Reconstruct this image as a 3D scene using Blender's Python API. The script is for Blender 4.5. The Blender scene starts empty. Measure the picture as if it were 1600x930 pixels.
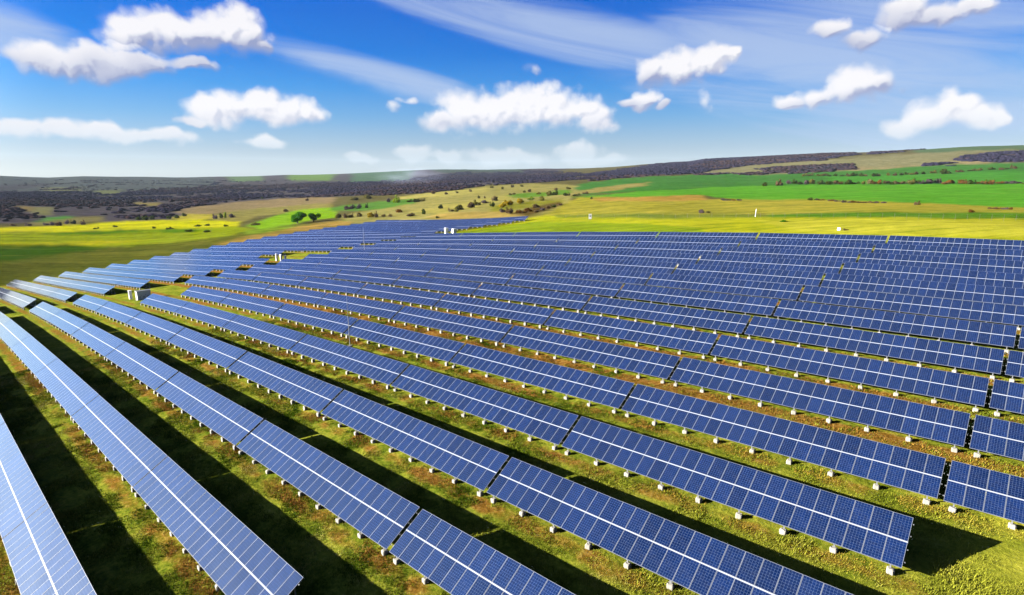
import bpy, bmesh, math, random
import numpy as np
from mathutils import Vector, Matrix, Euler

random.seed(7)
rng = np.random.default_rng(11)
SC = bpy.context.scene
COL = SC.collection
R = math.radians

# ------------------------------------------------------------------ camera
CAM = np.array([26.836, -35.101, 23.282])
YAW, PITCH, ROLL, FPX = 2.31471, 0.214475, -0.004593, 882.415     # focal length for a picture 1600 wide
FW = np.array([math.cos(PITCH) * math.cos(YAW), math.cos(PITCH) * math.sin(YAW), -math.sin(PITCH)])
RT0 = np.array([math.sin(YAW), -math.cos(YAW), 0.0])
UP0 = np.cross(RT0, FW)
RT = RT0 * math.cos(ROLL) + UP0 * math.sin(ROLL)
UP = -RT0 * math.sin(ROLL) + UP0 * math.cos(ROLL)
cd = bpy.data.cameras.new("camera")
cam = bpy.data.objects.new("camera", cd)
COL.objects.link(cam)
cam.matrix_world = Matrix(((RT[0], UP[0], -FW[0], CAM[0]), (RT[1], UP[1], -FW[1], CAM[1]),
                           (RT[2], UP[2], -FW[2], CAM[2]), (0, 0, 0, 1)))
cd.sensor_width = 36.0
cd.lens = 36.0 * FPX / 1600.0
cd.clip_start = 0.5
cd.clip_end = 30000.0
SC.camera = cam

# ------------------------------------------------------------------ exposure, world, sun
SC.view_settings.view_transform = 'Standard'
SC.view_settings.look = 'None'
SC.view_settings.exposure = 3.4
SC.view_settings.gamma = 1.0
SC.cycles.use_denoising = True
SC.cycles.max_bounces = 6
SC.cycles.diffuse_bounces = 2
SC.cycles.glossy_bounces = 2
SC.cycles.transparent_max_bounces = 6
SC.cycles.volume_bounces = 0
SUN_AZ, SUN_EL = R(223.0), R(16.4)          # towards the sun: x=cos(az), y=sin(az)
SDIR = Vector((math.cos(SUN_AZ) * math.cos(SUN_EL), math.sin(SUN_AZ) * math.cos(SUN_EL), math.sin(SUN_EL)))


def dirs(px, py):
    """direction of a point of the photograph (1600 x 930)"""
    d = FW + RT * (px - 800.0) / FPX - UP * (py - 465.0) / FPX
    return d / np.linalg.norm(d)


FH = np.array([math.cos(YAW), math.sin(YAW), 0.0])


def azel(px, py):
    d = dirs(px, py)
    return (math.degrees(math.atan2(d @ RT0, d @ FH)), math.degrees(math.asin(d[2])))


class NT:
    """small helper for node graphs"""

    def __init__(s, tree):
        s.t = tree

    def n(s, typ, *ins, **kw):
        nd = s.t.nodes.new(typ)
        for k, v in kw.items():
            setattr(nd, k, v)
        for i, v in enumerate(ins):
            s.put(nd, i, v)
        return nd

    def put(s, nd, i, v):
        if v is None:
            return
        if isinstance(v, bpy.types.NodeSocket):
            s.t.links.new(v, nd.inputs[i])
        elif isinstance(v, bpy.types.Node):
            s.t.links.new(v.outputs[0], nd.inputs[i])
        else:
            if isinstance(v, (tuple, list)) and nd.inputs[i].type == 'RGBA' and len(v) == 3:
                v = (*v, 1.0)
            nd.inputs[i].default_value = v

    def m(s, op, a, b=None, c=None, clamp=False):
        nd = s.n('ShaderNodeMath', a, b, c, operation=op)
        nd.use_clamp = clamp
        return nd.outputs[0]

    def v(s, op, a, b=None, c=None):
        nd = s.n('ShaderNodeVectorMath', a, b, operation=op)
        if c is not None:
            s.put(nd, 2, c)
        return nd.outputs['Value'] if op in ('LENGTH', 'DOT_PRODUCT', 'DISTANCE') else nd.outputs[0]

    def mix(s, f, a, b, blend='MIX'):
        nd = s.t.nodes.new('ShaderNodeMix')
        nd.data_type = 'RGBA'
        nd.blend_type = blend
        for i, v in ((0, f), (6, a), (7, b)):
            s.put(nd, i, v)
        return nd.outputs[2]

    def smooth(s, x, a, b, lo=0.0, hi=1.0):
        nd = s.n('ShaderNodeMapRange', x, a, b, lo, hi, interpolation_type='SMOOTHSTEP')
        return nd.outputs[0]

    def ramp(s, f, pts):
        nd = s.n('ShaderNodeValToRGB', f)
        e = nd.color_ramp.elements
        while len(e) > 1:
            e.remove(e[0])
        e[0].position = pts[0][0]
        e[0].color = (*pts[0][1], 1)
        for p, c in pts[1:]:
            x = e.new(p)
            x.color = (*c, 1)
        return nd.outputs[0]

    def noise(s, vec, scale, detail=4.0, rough=0.55, dim='3D', dist=0.0):
        nd = s.t.nodes.new('ShaderNodeTexNoise')
        nd.noise_dimensions = dim
        s.put(nd, 0, vec)
        nd.inputs['Scale'].default_value = scale
        nd.inputs['Detail'].default_value = detail
        nd.inputs['Roughness'].default_value = rough
        nd.inputs['Distortion'].default_value = dist
        return nd


def lin(c):
    return tuple(((x / 255.0) / 12.92 if x / 255.0 <= 0.04045 else ((x / 255.0 + 0.055) / 1.055) ** 2.4) for x in c)


# cumulus clouds: (base line px,py, slope, softness of the base, lobes (px,py,rx,ry))
CLOUDS = [
    (290, 74, -0.02, 2.2, [(200, 45, 52, 36), (255, 36, 60, 42), (310, 50, 66, 30), (355, 34, 56, 40), (390, 52, 34, 26), (412, 60, 16, 13)]),
    (150, 112, 0.0, 1.0, [(60, 78, 44, 30), (105, 86, 50, 24), (165, 90, 68, 26), (225, 94, 50, 16), (300, 94, 50, 9)]),
    (400, 196, 0.03, 1.5, [(322, 164, 32, 26), (362, 160, 44, 28), (408, 158, 50, 30), (452, 165, 40, 26), (484, 166, 20, 20), (304, 180, 22, 9)]),
    (800, 200, 0.0, 1.5, [(692, 182, 40, 20), (738, 168, 58, 36), (786, 164, 58, 34), (832, 158, 54, 36), (872, 166, 54, 32), (908, 164, 36, 24), (936, 182, 32, 22)]),
    (1060, 124, -0.05, 2.2, [(1020, 102, 30, 24), (1060, 98, 44, 26), (1100, 88, 38, 24), (1126, 80, 26, 15), (1150, 74, 18, 8)]),
    (1007, 164, 0.0, 2.5, [(985, 152, 18, 8), (1007, 149, 24, 15), (1036, 155, 14, 8)]),
    (1300, 158, -0.18, 2.0, [(1236, 152, 32, 13), (1288, 138, 42, 18), (1340, 122, 48, 27), (1378, 122, 28, 20)]),
    (1470, 204, -0.02, 1.4, [(1412, 190, 44, 18), (1458, 172, 48, 26), (1490, 162, 44, 26), (1530, 172, 42, 20), (1562, 170, 22, 13)]),
    (1330, 68, 0.05, 1.3, [(1303, 46, 26, 17), (1350, 58, 36, 20)]),
    (1460, 38, -0.03, 1.3, [(1408, 14, 38, 24), (1460, 14, 48, 19), (1520, 4, 42, 15)]),
    (140, 220, 0.04, 0.8, [(5, 196, 34, 12), (36, 191, 30, 15), (74, 198, 34, 11), (105, 195, 40, 15), (150, 196, 44, 17), (192, 202, 40, 13), (232, 208, 36, 10), (272, 206, 34, 13)]),
    (780, 252, 0.0, 0.7, [(644, 234, 26, 18), (692, 238, 36, 11), (790, 240, 62, 13), (905, 236, 36, 15), (945, 244, 36, 10), (410, 214, 36, 10), (570, 238, 20, 8)]),
    (640, 176, -0.3, 1.5, [(622, 167, 14, 7), (640, 160, 13, 5)]),
    (829, 116, 0.0, 1.5, [(829, 105, 10, 11)]),
    (1103, 176, 0.0, 1.5, [(1103, 158, 11, 16)]),
]


def make_world():
    w = bpy.data.worlds.new("World")
    SC.world = w
    w.use_nodes = True
    t = w.node_tree
    t.nodes.clear()
    k = NT(t)
    out = k.n('ShaderNodeOutputWorld')
    bg = k.n('ShaderNodeBackground')
    t.links.new(bg.outputs[0], out.inputs[0])
    sky = k.n('ShaderNodeTexSky')
    sky.sky_type = 'NISHITA'
    sky.sun_disc = False
    sky.sun_elevation = SUN_EL
    sky.sun_rotation = math.pi / 2 - SUN_AZ
    STR = 0.065
    d = k.n('ShaderNodeTexCoord').outputs['Generated']
    # azimuth (right positive, degrees from the view axis) and elevation in degrees
    a = k.m('ARCTAN2', k.v('DOT_PRODUCT', d, tuple(RT0)), k.v('DOT_PRODUCT', d, tuple(FH)))
    sep = k.n('ShaderNodeSeparateXYZ', d)
    el = k.m('MULTIPLY', k.m('ARCSINE', sep.outputs[2]), 57.2958)
    az = k.m('MULTIPLY', a, 57.2958)
    uv = k.n('ShaderNodeCombineXYZ', az, el, 0.0).outputs[0]
    # clear air: deeper blue overhead, pale towards the horizon
    tint = k.ramp(k.m('MULTIPLY', el, 1 / 40.0, clamp=True), TINT)
    soft = k.n('ShaderNodeGamma', sky.outputs[0], 0.5).outputs[0]      # the camera evens out the glow on the sun's side
    clear = k.mix(1.0, soft, tint, 'MULTIPLY')

    # white glare of the air round the low sun, out of the picture on the left
    glow = k.smooth(k.v('DOT_PRODUCT', d, tuple(SDIR)), 0.60, 0.95)
    clear = k.mix(k.m('MULTIPLY', glow, 0.95), clear, k.mix(1.0, sky.outputs[0], (0.31, 0.41, 0.62), 'MULTIPLY'))

    # field of the cumulus lobes as a node group
    g = bpy.data.node_groups.new("cumulus", 'ShaderNodeTree')
    g.interface.new_socket('uv', in_out='INPUT', socket_type='NodeSocketVector')
    g.interface.new_socket('field', in_out='OUTPUT', socket_type='NodeSocketFloat')
    g.interface.new_socket('height', in_out='OUTPUT', socket_type='NodeSocketFloat')
    kg = NT(g)
    gi = g.nodes.new('NodeGroupInput').outputs[0]
    go = g.nodes.new('NodeGroupOutput')
    n1 = kg.noise(gi, 0.30, 2.0, 0.5, '2D')
    wv = kg.v('MULTIPLY_ADD', kg.v('SUBTRACT', n1.outputs[1], (0.5, 0.5, 0.5)), (2.6, 1.7, 0.0), gi)
    n2 = kg.noise(gi, 1.1, 6.0, 0.62, '2D')
    wob = kg.v('MULTIPLY_ADD', kg.v('SUBTRACT', n2.outputs[1], (0.5, 0.5, 0.5)), (0.9, 0.9, 0.0), gi)

    def puffs(scale):
        nd = kg.n('ShaderNodeTexVoronoi', wob, voronoi_dimensions='2D', feature='SMOOTH_F1')
        nd.inputs['Scale'].default_value = scale
        nd.inputs['Smoothness'].default_value = 0.35
        return kg.m('SUBTRACT', 0.42, nd.outputs['Distance'])
    nz = kg.m('ADD', kg.m('MULTIPLY_ADD', puffs(0.36), 0.42, kg.m('MULTIPLY', puffs(0.95), 0.26)), kg.m('MULTIPLY', kg.m('SUBTRACT', n2.outputs[0], 0.5), 0.34))
    nzb = kg.m('MULTIPLY', nz, 0.28)
    total = None
    under = None
    for bx, by, sl, soft, lobes in CLOUDS:
        u0, v0 = azel(bx, by)
        u1, v1 = azel(bx + 20, by + 20 * sl)
        drop = 0.40 if len(lobes) > 2 else 0.0            # the warp below lifts the lobes a little
        s_ = (v1 - v0) / (u1 - u0)
        f = None
        for (px, py, rx, ry) in lobes:
            cu, cv = azel(px, py)
            cv -= drop
            ru = abs(azel(px + rx, py)[0] - azel(px - rx, py)[0]) / 2
            rv = abs(azel(px, py + ry)[1] - azel(px, py - ry)[1]) / 2
            ru, rv = ru * 1.22, rv * 1.2
            q = kg.v('MULTIPLY_ADD', wv, (1 / ru, 1 / rv, 0.0), (-cu / ru, -cv / rv, 0.0))
            ln = kg.v('LENGTH', q)
            f = ln if f is None else kg.m('SMOOTH_MIN', f, ln, 0.22)
        # height over the base line, in degrees
        h = kg.v('DOT_PRODUCT', wv, (-s_, 1.0, 0.0))
        cut = kg.m('MULTIPLY_ADD', h, soft * 0.26, -(v0 - s_ * u0) * soft * 0.26 + 0.54)
        fl = kg.m('SUBTRACT', 1.0, f)
        if lobes[0][2] < 15 and len(lobes) < 3:                 # mere wisps
            fl = kg.m('MULTIPLY', fl, 0.36)
        hc = kg.m('MULTIPLY', cut, kg.smooth(fl, -0.2, 0.05))
        under = hc if under is None else kg.m('MAXIMUM', under, hc)
        fc = kg.m('MINIMUM', kg.m('ADD', fl, nz), kg.m('ADD', cut, nzb))
        total = fc if total is None else kg.m('MAXIMUM', total, fc)
    g.links.new(total, go.inputs[0])
    g.links.new(under, go.inputs[1])

    def field(vec):
        nd = t.nodes.new('ShaderNodeGroup')
        nd.node_tree = g
        t.links.new(vec, nd.inputs[0])
        return nd.outputs

    f0, hgt = field(uv)[:2]
    f1 = field(k.v('ADD', uv, (-0.40, 0.35, 0.0)))[0]
    alpha = k.smooth(f0, -0.05, 0.55)
    # thin high cloud, combed by the wind
    rot = k.n('ShaderNodeVectorRotate', uv, rotation_type='Z_AXIS')
    rot.inputs['Angle'].default_value = R(10.0)
    st = k.v('MULTIPLY', rot.outputs[0], (0.030, 0.32, 1.0))
    ci = k.noise(st, 1.25, 7.0, 0.62, '2D', 0.6).outputs[0]

    def zone(px, py, rx, ry, ang=0.0):
        cu, cv = azel(px, py)
        ru = rx / FPX * 57.3 * math.cos(R(cu)) ** 1.5
        rv = ry / FPX * 57.3 * math.cos(R(cu))
        c, s = math.cos(R(ang)), math.sin(R(ang))
        rel = k.v('SUBTRACT', uv, (cu, cv, 0))
        q = k.n('ShaderNodeCombineXYZ', k.v('DOT_PRODUCT', rel, (c / ru, s / ru, 0)), k.v('DOT_PRODUCT', rel, (-s / rv, c / rv, 0)), 0.0)
        return k.smooth(k.v('LENGTH', q), 0.25, 1.0, 1.0, 0.0)
    z = None
    for a_ in (zone(1330, 75, 480, 130), zone(880, 50, 440, 46, -13), zone(590, 118, 240, 30, -12), zone(40, 60, 150, 50, -15), zone(1500, 150, 420, 120)):
        z = a_ if z is None else k.m('MAXIMUM', z, a_)
    # away from the view the same thin cloud goes on in patches
    far = k.smooth(k.m('ABSOLUTE', az), 48.0, 75.0)
    far2 = k.smooth(el, 18.0, 34.0)
    z = k.m('MAXIMUM', z, k.m('MULTIPLY', k.m('MAXIMUM', far, k.m('MULTIPLY', far2, 0.4)), 0.25))
    cir = k.m('MULTIPLY', k.smooth(k.m('MULTIPLY_ADD', z, 0.42, ci), 0.44, 1.12), 0.80)
    cir = k.m('MULTIPLY', cir, k.smooth(z, 0.0, 0.25))
    # light of the clouds, relative to the picture's white
    E = 2.0 ** 3.4 * STR
    white = tuple(x / E for x in lin((250, 248, 250)))
    shade = tuple(x / E for x in lin((136, 149, 192)))
    veil = tuple(x / E for x in lin((180, 200, 232)))
    c1 = k.mix(cir, clear, veil)
    dark = k.m('ADD', k.smooth(hgt, 0.25, 1.10, 0.95, 0.0), k.smooth(k.m('SUBTRACT', f1, f0), -0.02, 0.35, 0.0, 0.55), clamp=True)
    dark = k.m('MULTIPLY', dark, k.smooth(el, 2.0, 7.5, 0.15, 0.9))
    cc = k.mix(dark, white, shade)
    # low, far clouds sink into the haze of the horizon
    hz = k.smooth(el, 0.3, 6.0)
    cc = k.mix(hz, tuple(x / E for x in lin((222, 228, 230))), cc)
    alpha = k.m('MULTIPLY', alpha, k.smooth(el, 0.8, 4.2, 0.30, 0.97))
    c2 = k.mix(alpha, c1, cc)
    t.links.new(c2, bg.inputs[0])
    bg.inputs[1].default_value = STR
    w.cycles.sampling_method = 'NONE'


TINT = [(0.0, (0.3938, 0.4805, 0.6185)), (0.0065, (0.3963, 0.4835, 0.6223)), (0.0275, (0.3184, 0.3929, 0.5249)), (0.0525, (0.2689, 0.3522, 0.5008)), (0.0925, (0.201, 0.3195, 0.5063)), (0.1325, (0.1264, 0.2851, 0.5237)), (0.1975, (0.0447, 0.2298, 0.5478)), (0.275, (0.0058, 0.1576, 0.5269)), (0.4175, (0.0022, 0.1117, 0.5021)), (0.75, (0.0022, 0.0804, 0.4017)), (1.0, (0.0022, 0.0614, 0.3113))]
make_world()

sl = bpy.data.lights.new("sun", 'SUN')
sl.energy = 5.0
sl.angle = R(0.5)
sl.color = (1.0, 0.95, 0.86)
so = bpy.data.objects.new("sun", sl)
COL.objects.link(so)
so.rotation_euler = SDIR.to_track_quat('Z', 'Y').to_euler()
so.location = (0, 0, 200)

# ------------------------------------------------------------------ lie of the land
EXPS = [(a, n - a) for n in range(1, 7) for a in range(n, -1, -1)]
COEF = [11.490411, 8.686156, -3.429692, 0.202236, 0.013975, -1.76368, 4.56282, -1.546467, -3.432579, 1.801353, -0.703465,
        1.200306, 4.581962, -2.125515, 0.250012, -2.512706, 1.642876, 0.101277, 0.460195, 1.457525, -0.977839, 0.079177,
        -0.38846, -2.369962, 1.577042, 0.161165, 2.025114]
PITCH_ROW, SKEW, TILT, LEN = 8.35528, 0.60355, 0.53066, 24.3


def poly(x, y):
    x = (x + 120) / 150.0
    y = (y - 50) / 110.0
    z = 0.0 * x
    x0, y0 = 0.8, -50 / 110.0
    for (a, b), c in zip(EXPS, COEF):
        z = z + c * (x ** a * y ** b - x0 ** a * y0 ** b)
    return z


# (distance, picture height) pairs seen along ten bearings; the last is the skyline
PROFILES = {
    0: [(305, 437), (400, 400), (470, 380), (620, 355), (700, 345), (880, 330), (1300, 310), (2000, 293), (3400, 0)],
    200: [(315, 405), (370, 390), (430, 378), (590, 352), (680, 343), (880, 330), (1300, 310), (2000, 293), (3400, 0)],
    400: [(330, 373), (370, 366), (420, 358), (520, 346), (620, 337), (850, 322), (1300, 306), (2000, 290), (3400, 0)],
    560: [(352, 350), (390, 345), (430, 340), (500, 333), (600, 323), (850, 308), (1250, 297), (2000, 284), (3600, 0)],
    700: [(310, 342), (345, 336), (390, 330), (470, 321), (560, 310), (750, 298), (1200, 288), (2000, 277), (3600, 0)],
    827: [(268, 340), (300, 334), (340, 327), (420, 317), (520, 307), (680, 297), (1000, 285), (1800, 274), (3300, 0)],
    1000: [(160, 366), (190, 352), (225, 339), (290, 323), (380, 308), (560, 295), (800, 283), (1200, 272), (2600, 0)],
    1200: [(140, 370), (170, 355), (205, 340), (260, 326), (330, 313), (500, 297), (720, 286), (1050, 272), (2300, 0)],
    1400: [(128, 374), (155, 358), (190, 341), (235, 327), (310, 315), (540, 291), (750, 279), (1100, 262), (2000, 0)],
    1600: [(128, 382), (150, 363), (190, 345), (235, 331), (300, 322), (560, 288), (780, 272), (1100, 254), (1900, 0)],
}
SKYLINE = [(-400, 272), (0, 274), (70, 277), (130, 275), (200, 276), (280, 277), (330, 276), (400, 275), (450, 273), (530, 272),
           (580, 269), (620, 267), (690, 264), (760, 265), (830, 264), (900, 263), (960, 261), (1030, 255), (1080, 252), (1100, 248),
           (1180, 245), (1310, 238), (1370, 236), (1430, 233), (1500, 229), (1600, 225.5), (1900, 221), (2200, 226)]
LD0, LD1, NLD = math.log(60.0), math.log(14000.0), 320


def build_far():
    cols = np.concatenate([np.linspace(-400, 0, 5)[:-1], np.linspace(0, 1600, 65), np.linspace(1600, 2200, 6)[1:]])
    px = np.array(sorted(PROFILES))
    D = np.array([[c[0] for c in PROFILES[p]] for p in px], float)
    Y = np.array([[c[1] for c in PROFILES[p]] for p in px], float)
    sk = np.array(SKYLINE)
    ld = np.linspace(LD0, LD1, NLD)
    angs, prof = [], []
    cs = np.linspace(0, 1600, 161)
    kr = np.hanning(23)
    kr /= kr.sum()

    def soft(v):
        return np.convolve(np.pad(np.interp(cs, px, v), 11, mode='edge'), kr, 'valid')
    DS = [soft(np.log(D[:, i])) for i in range(9)]
    YS = [soft(Y[:, i]) for i in range(9)]
    for c in cols:
        cc = min(max(c, 0), 1600)
        d = np.array([np.interp(cc, cs, DS[i]) for i in range(9)])
        y = np.array([np.interp(cc, cs, YS[i]) for i in range(9)])
        y[8] = np.interp(c, sk[:, 0], sk[:, 1])
        dd = np.exp(d)
        z = []
        for i in range(9):
            v = dirs(cc, y[i])
            z.append(CAM[2] + dd[i] * v[2] / math.hypot(v[0], v[1]))
        z = np.array(z)
        d = np.append(d, [math.log(dd[8] * 1.25), math.log(dd[8] * 1.9), math.log(14000)])
        z = np.append(z, [z[8] - 12, z[8] - 110, z[8] - 160])
        zz = np.interp(ld, d, z)
        ker = np.hanning(13)
        ker /= ker.sum()
        zz = np.convolve(np.pad(zz, 6, mode='edge'), ker, 'valid')
        angs.append(R(azel(c, 272)[0]))
        prof.append(zz)
    return np.array(angs), np.array(prof)


FANG, FPROF = build_far()


def vnoise(x, y, seed=0):
    xi = np.floor(x).astype(np.int64)
    yi = np.floor(y).astype(np.int64)
    fx = x - xi
    fy = y - yi
    fx = fx * fx * (3 - 2 * fx)
    fy = fy * fy * (3 - 2 * fy)

    def h(i, j):
        n = (i * 374761393 + j * 668265263 + seed * 974711) & 0x7fffffff
        n = ((n ^ (n >> 13)) * 1274126177) & 0x7fffffff
        return ((n ^ (n >> 16)) & 0xffff) / 65535.0
    return ((h(xi, yi) * (1 - fx) + h(xi + 1, yi) * fx) * (1 - fy) + (h(xi, yi + 1) * (1 - fx) + h(xi + 1, yi + 1) * fx) * fy)


def fbm(x, y, oct=4, seed=0):
    s, a, t = 0.0, 1.0, 0.0
    for i in range(oct):
        s = s + a * vnoise(x * 2 ** i + 17.3 * i, y * 2 ** i - 9.1 * i, seed + i)
        t += a
        a *= 0.5
    return s / t


def sstep(a, b, x):
    t = np.clip((x - a) / (b - a), 0, 1)
    return t * t * (3 - 2 * t)


def height(x, y):
    x = np.asarray(x, float)
    y = np.asarray(y, float)
    near = poly(np.clip(x, -287, 62), np.clip(y, -44, 167)) + 0.2
    # distance outside the two blocks of rows
    d1 = np.hypot(np.maximum(np.maximum(-288 - x, x - 62), 0), np.maximum(np.maximum(-60 - y, y - 101), 0))
    d2 = np.hypot(np.maximum(np.maximum(-288 - x, x + 148), 0), np.maximum(np.maximum(-60 - y, y - 164), 0))
    w = sstep(0, 45, np.minimum(d1, d2))
    dx, dy = x - CAM[0], y - CAM[1]
    dist = np.hypot(dx, dy)
    ang = np.arctan2(dx * RT0[0] + dy * RT0[1], dx * FH[0] + dy * FH[1])
    a = np.interp(ang, FANG, np.arange(len(FANG)))
    l = np.clip((np.log(np.maximum(dist, 61)) - LD0) / (LD1 - LD0) * (NLD - 1), 0, NLD - 1.001)
    ai = np.minimum(a.astype(int), len(FANG) - 2)
    li = l.astype(int)
    fa, fl = a - ai, l - li
    far = ((FPROF[ai, li] * (1 - fa) + FPROF[ai + 1, li] * fa) * (1 - fl) + (FPROF[ai, li + 1] * (1 - fa) + FPROF[ai + 1, li + 1] * fa) * fl)
    # on the side behind the camera the ground simply rolls on
    back = sstep(R(70), R(110), np.abs(ang))
    far = far * (1 - back) + near * back
    z = near * (1 - w) + far * w
    z = z + (fbm(x / 160.0, y / 160.0, 3, 5) - 0.5) * 5.0 * sstep(500, 1400, dist)
    z = z + (fbm(x / 30.0, y / 30.0, 3, 9) - 0.5) * 0.9 * w * sstep(130, 300, dist)
    return z


def project(P):
    d = P - CAM
    w = d @ FW
    return 800 + FPX * (d @ RT) / w, 465 - FPX * (d @ UP) / w, w


def at(px, py):
    """the point of the ground seen at a point of the photograph"""
    d = dirs(px, py)
    t = np.exp(np.linspace(math.log(15), math.log(9000), 6000))
    X = CAM[0] + t * d[0]
    Y = CAM[1] + t * d[1]
    Z = CAM[2] + t * d[2]
    h = Z - height(X, Y)
    i = int(np.argmax(h < 0))
    if i == 0:
        i = len(t) - 1
    f = h[i - 1] / (h[i - 1] - h[i]) if i else 0
    tt = t[i - 1] + (t[i] - t[i - 1]) * f
    x, y = CAM[0] + tt * d[0], CAM[1] + tt * d[1]
    return Vector((x, y, float(height(x, y))))


# ------------------------------------------------------------------ helpers for objects
def tag(o, label=None, cat=None, group=None, kind=None):
    if label:
        o['label'] = label
    if cat:
        o['category'] = cat
    if group:
        o['group'] = group
    if kind:
        o['kind'] = kind
    return o


def link(o, parent=None):
    COL.objects.link(o)
    if parent is not None:
        o.parent = parent
    return o


def empty(name, loc, rz=0.0):
    o = bpy.data.objects.new(name, None)
    o.empty_display_size = 0.5
    o.location = loc
    o.rotation_euler = (0, 0, rz)
    return link(o)


class MB:
    def __init__(s):
        s.v, s.f, s.mi, s.uv = [], [], [], {}

    def add(s, vs, fs, mi=0):
        b = len(s.v)
        s.v += [tuple(v) for v in vs]
        for f in fs:
            s.f.append(tuple(b + i for i in f))
            s.mi.append(mi)

    def box(s, lo, hi, mi=0, taper=0.0):
        (x0, y0, z0), (x1, y1, z1) = lo, hi
        t = taper
        s.add([(x0, y0, z0), (x1, y0, z0), (x1, y1, z0), (x0, y1, z0), (x0 + t, y0 + t, z1), (x1 - t, y0 + t, z1), (x1 - t, y1 - t, z1), (x0 + t, y1 - t, z1)],
              [(3, 2, 1, 0), (4, 5, 6, 7), (0, 1, 5, 4), (1, 2, 6, 5), (2, 3, 7, 6), (3, 0, 4, 7)], mi)

    def bar(s, p, q, r, n=6, r2=None, mi=0, cap=True):
        p, q = Vector(p), Vector(q)
        d = (q - p).normalized()
        u = d.orthogonal().normalized()
        w = d.cross(u)
        r2 = r if r2 is None else r2
        vs = []
        for c, rr in ((p, r), (q, r2)):
            for i in range(n):
                a = 2 * math.pi * i / n
                vs.append(c + u * (math.cos(a) * rr) + w * (math.sin(a) * rr))
        fs = [(i, (i + 1) % n, n + (i + 1) % n, n + i) for i in range(n)]
        if cap:
            fs += [tuple(range(n - 1, -1, -1)), tuple(range(n, 2 * n))]
        s.add(vs, fs, mi)

    def mesh(s, name, mats):
        me = bpy.data.meshes.new(name)
        me.from_pydata(s.v, [], s.f)
        for m in mats:
            me.materials.append(m)
        if len(mats) > 1:
            me.polygons.foreach_set('material_index', s.mi)
        me.update()
        return me

    def build(s, name, mats, parent=None, loc=(0, 0, 0)):
        if not isinstance(mats, (list, tuple)):
            mats = [mats]
        o = bpy.data.objects.new(name, s.mesh(name, mats))
        o.location = loc
        return link(o, parent)


def fast_mesh(name, V, F, mats, colors=None, smooth=False, mi=None):
    """V (n,3), F (m,k) with k = 3 or 4"""
    me = bpy.data.meshes.new(name)
    n, (m, k) = len(V), F.shape
    me.vertices.add(n)
    me.vertices.foreach_set('co', np.asarray(V, np.float32).ravel())
    me.loops.add(m * k)
    me.loops.foreach_set('vertex_index', np.asarray(F, np.int32).ravel())
    me.polygons.add(m)
    me.polygons.foreach_set('loop_start', np.arange(0, m * k, k, dtype=np.int32))
    me.polygons.foreach_set('loop_total', np.full(m, k, np.int32))
    if smooth:
        me.polygons.foreach_set('use_smooth', np.ones(m, bool))
    for q in mats:
        me.materials.append(q)
    if mi is not None:
        me.polygons.foreach_set('material_index', np.asarray(mi, np.int32))
    if colors is not None:
        a = me.color_attributes.new('cover', 'FLOAT_COLOR', 'POINT')
        a.data.foreach_set('color', np.asarray(colors, np.float32).ravel())
    me.update(calc_edges=True)
    return me


# ------------------------------------------------------------------ materials
def mat(name):
    m = bpy.data.materials.new(name)
    m.use_nodes = True
    t = m.node_tree
    b = t.nodes['Principled BSDF']
    return m, NT(t), b


def plain(name, col, rough=0.6, metal=0.0, var=0.12, scale=8.0, bump=0.0, spec=0.4):
    m, k, b = mat(name)
    tc = k.n('ShaderNodeTexCoord').outputs['Object']
    n = k.noise(tc, scale, 5.0, 0.6).outputs[0]
    f = k.m('MULTIPLY_ADD', k.m('SUBTRACT', n, 0.5), 2 * var, 1.0)
    c = k.mix(1.0, (*col, 1), k.n('ShaderNodeCombineXYZ', f, f, f).outputs[0], 'MULTIPLY')
    k.put(b, 'Base Color', c) if False else k.t.links.new(c, b.inputs['Base Color'])
    b.inputs['Roughness'].default_value = rough
    b.inputs['Metallic'].default_value = metal
    b.inputs['Specular IOR Level'].default_value = spec
    if bump:
        bp = k.n('ShaderNodeBump')
        bp.inputs['Strength'].default_value = bump
        k.t.links.new(n, bp.inputs['Height'])
        k.t.links.new(bp.outputs[0], b.inputs['Normal'])
    return m


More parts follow.
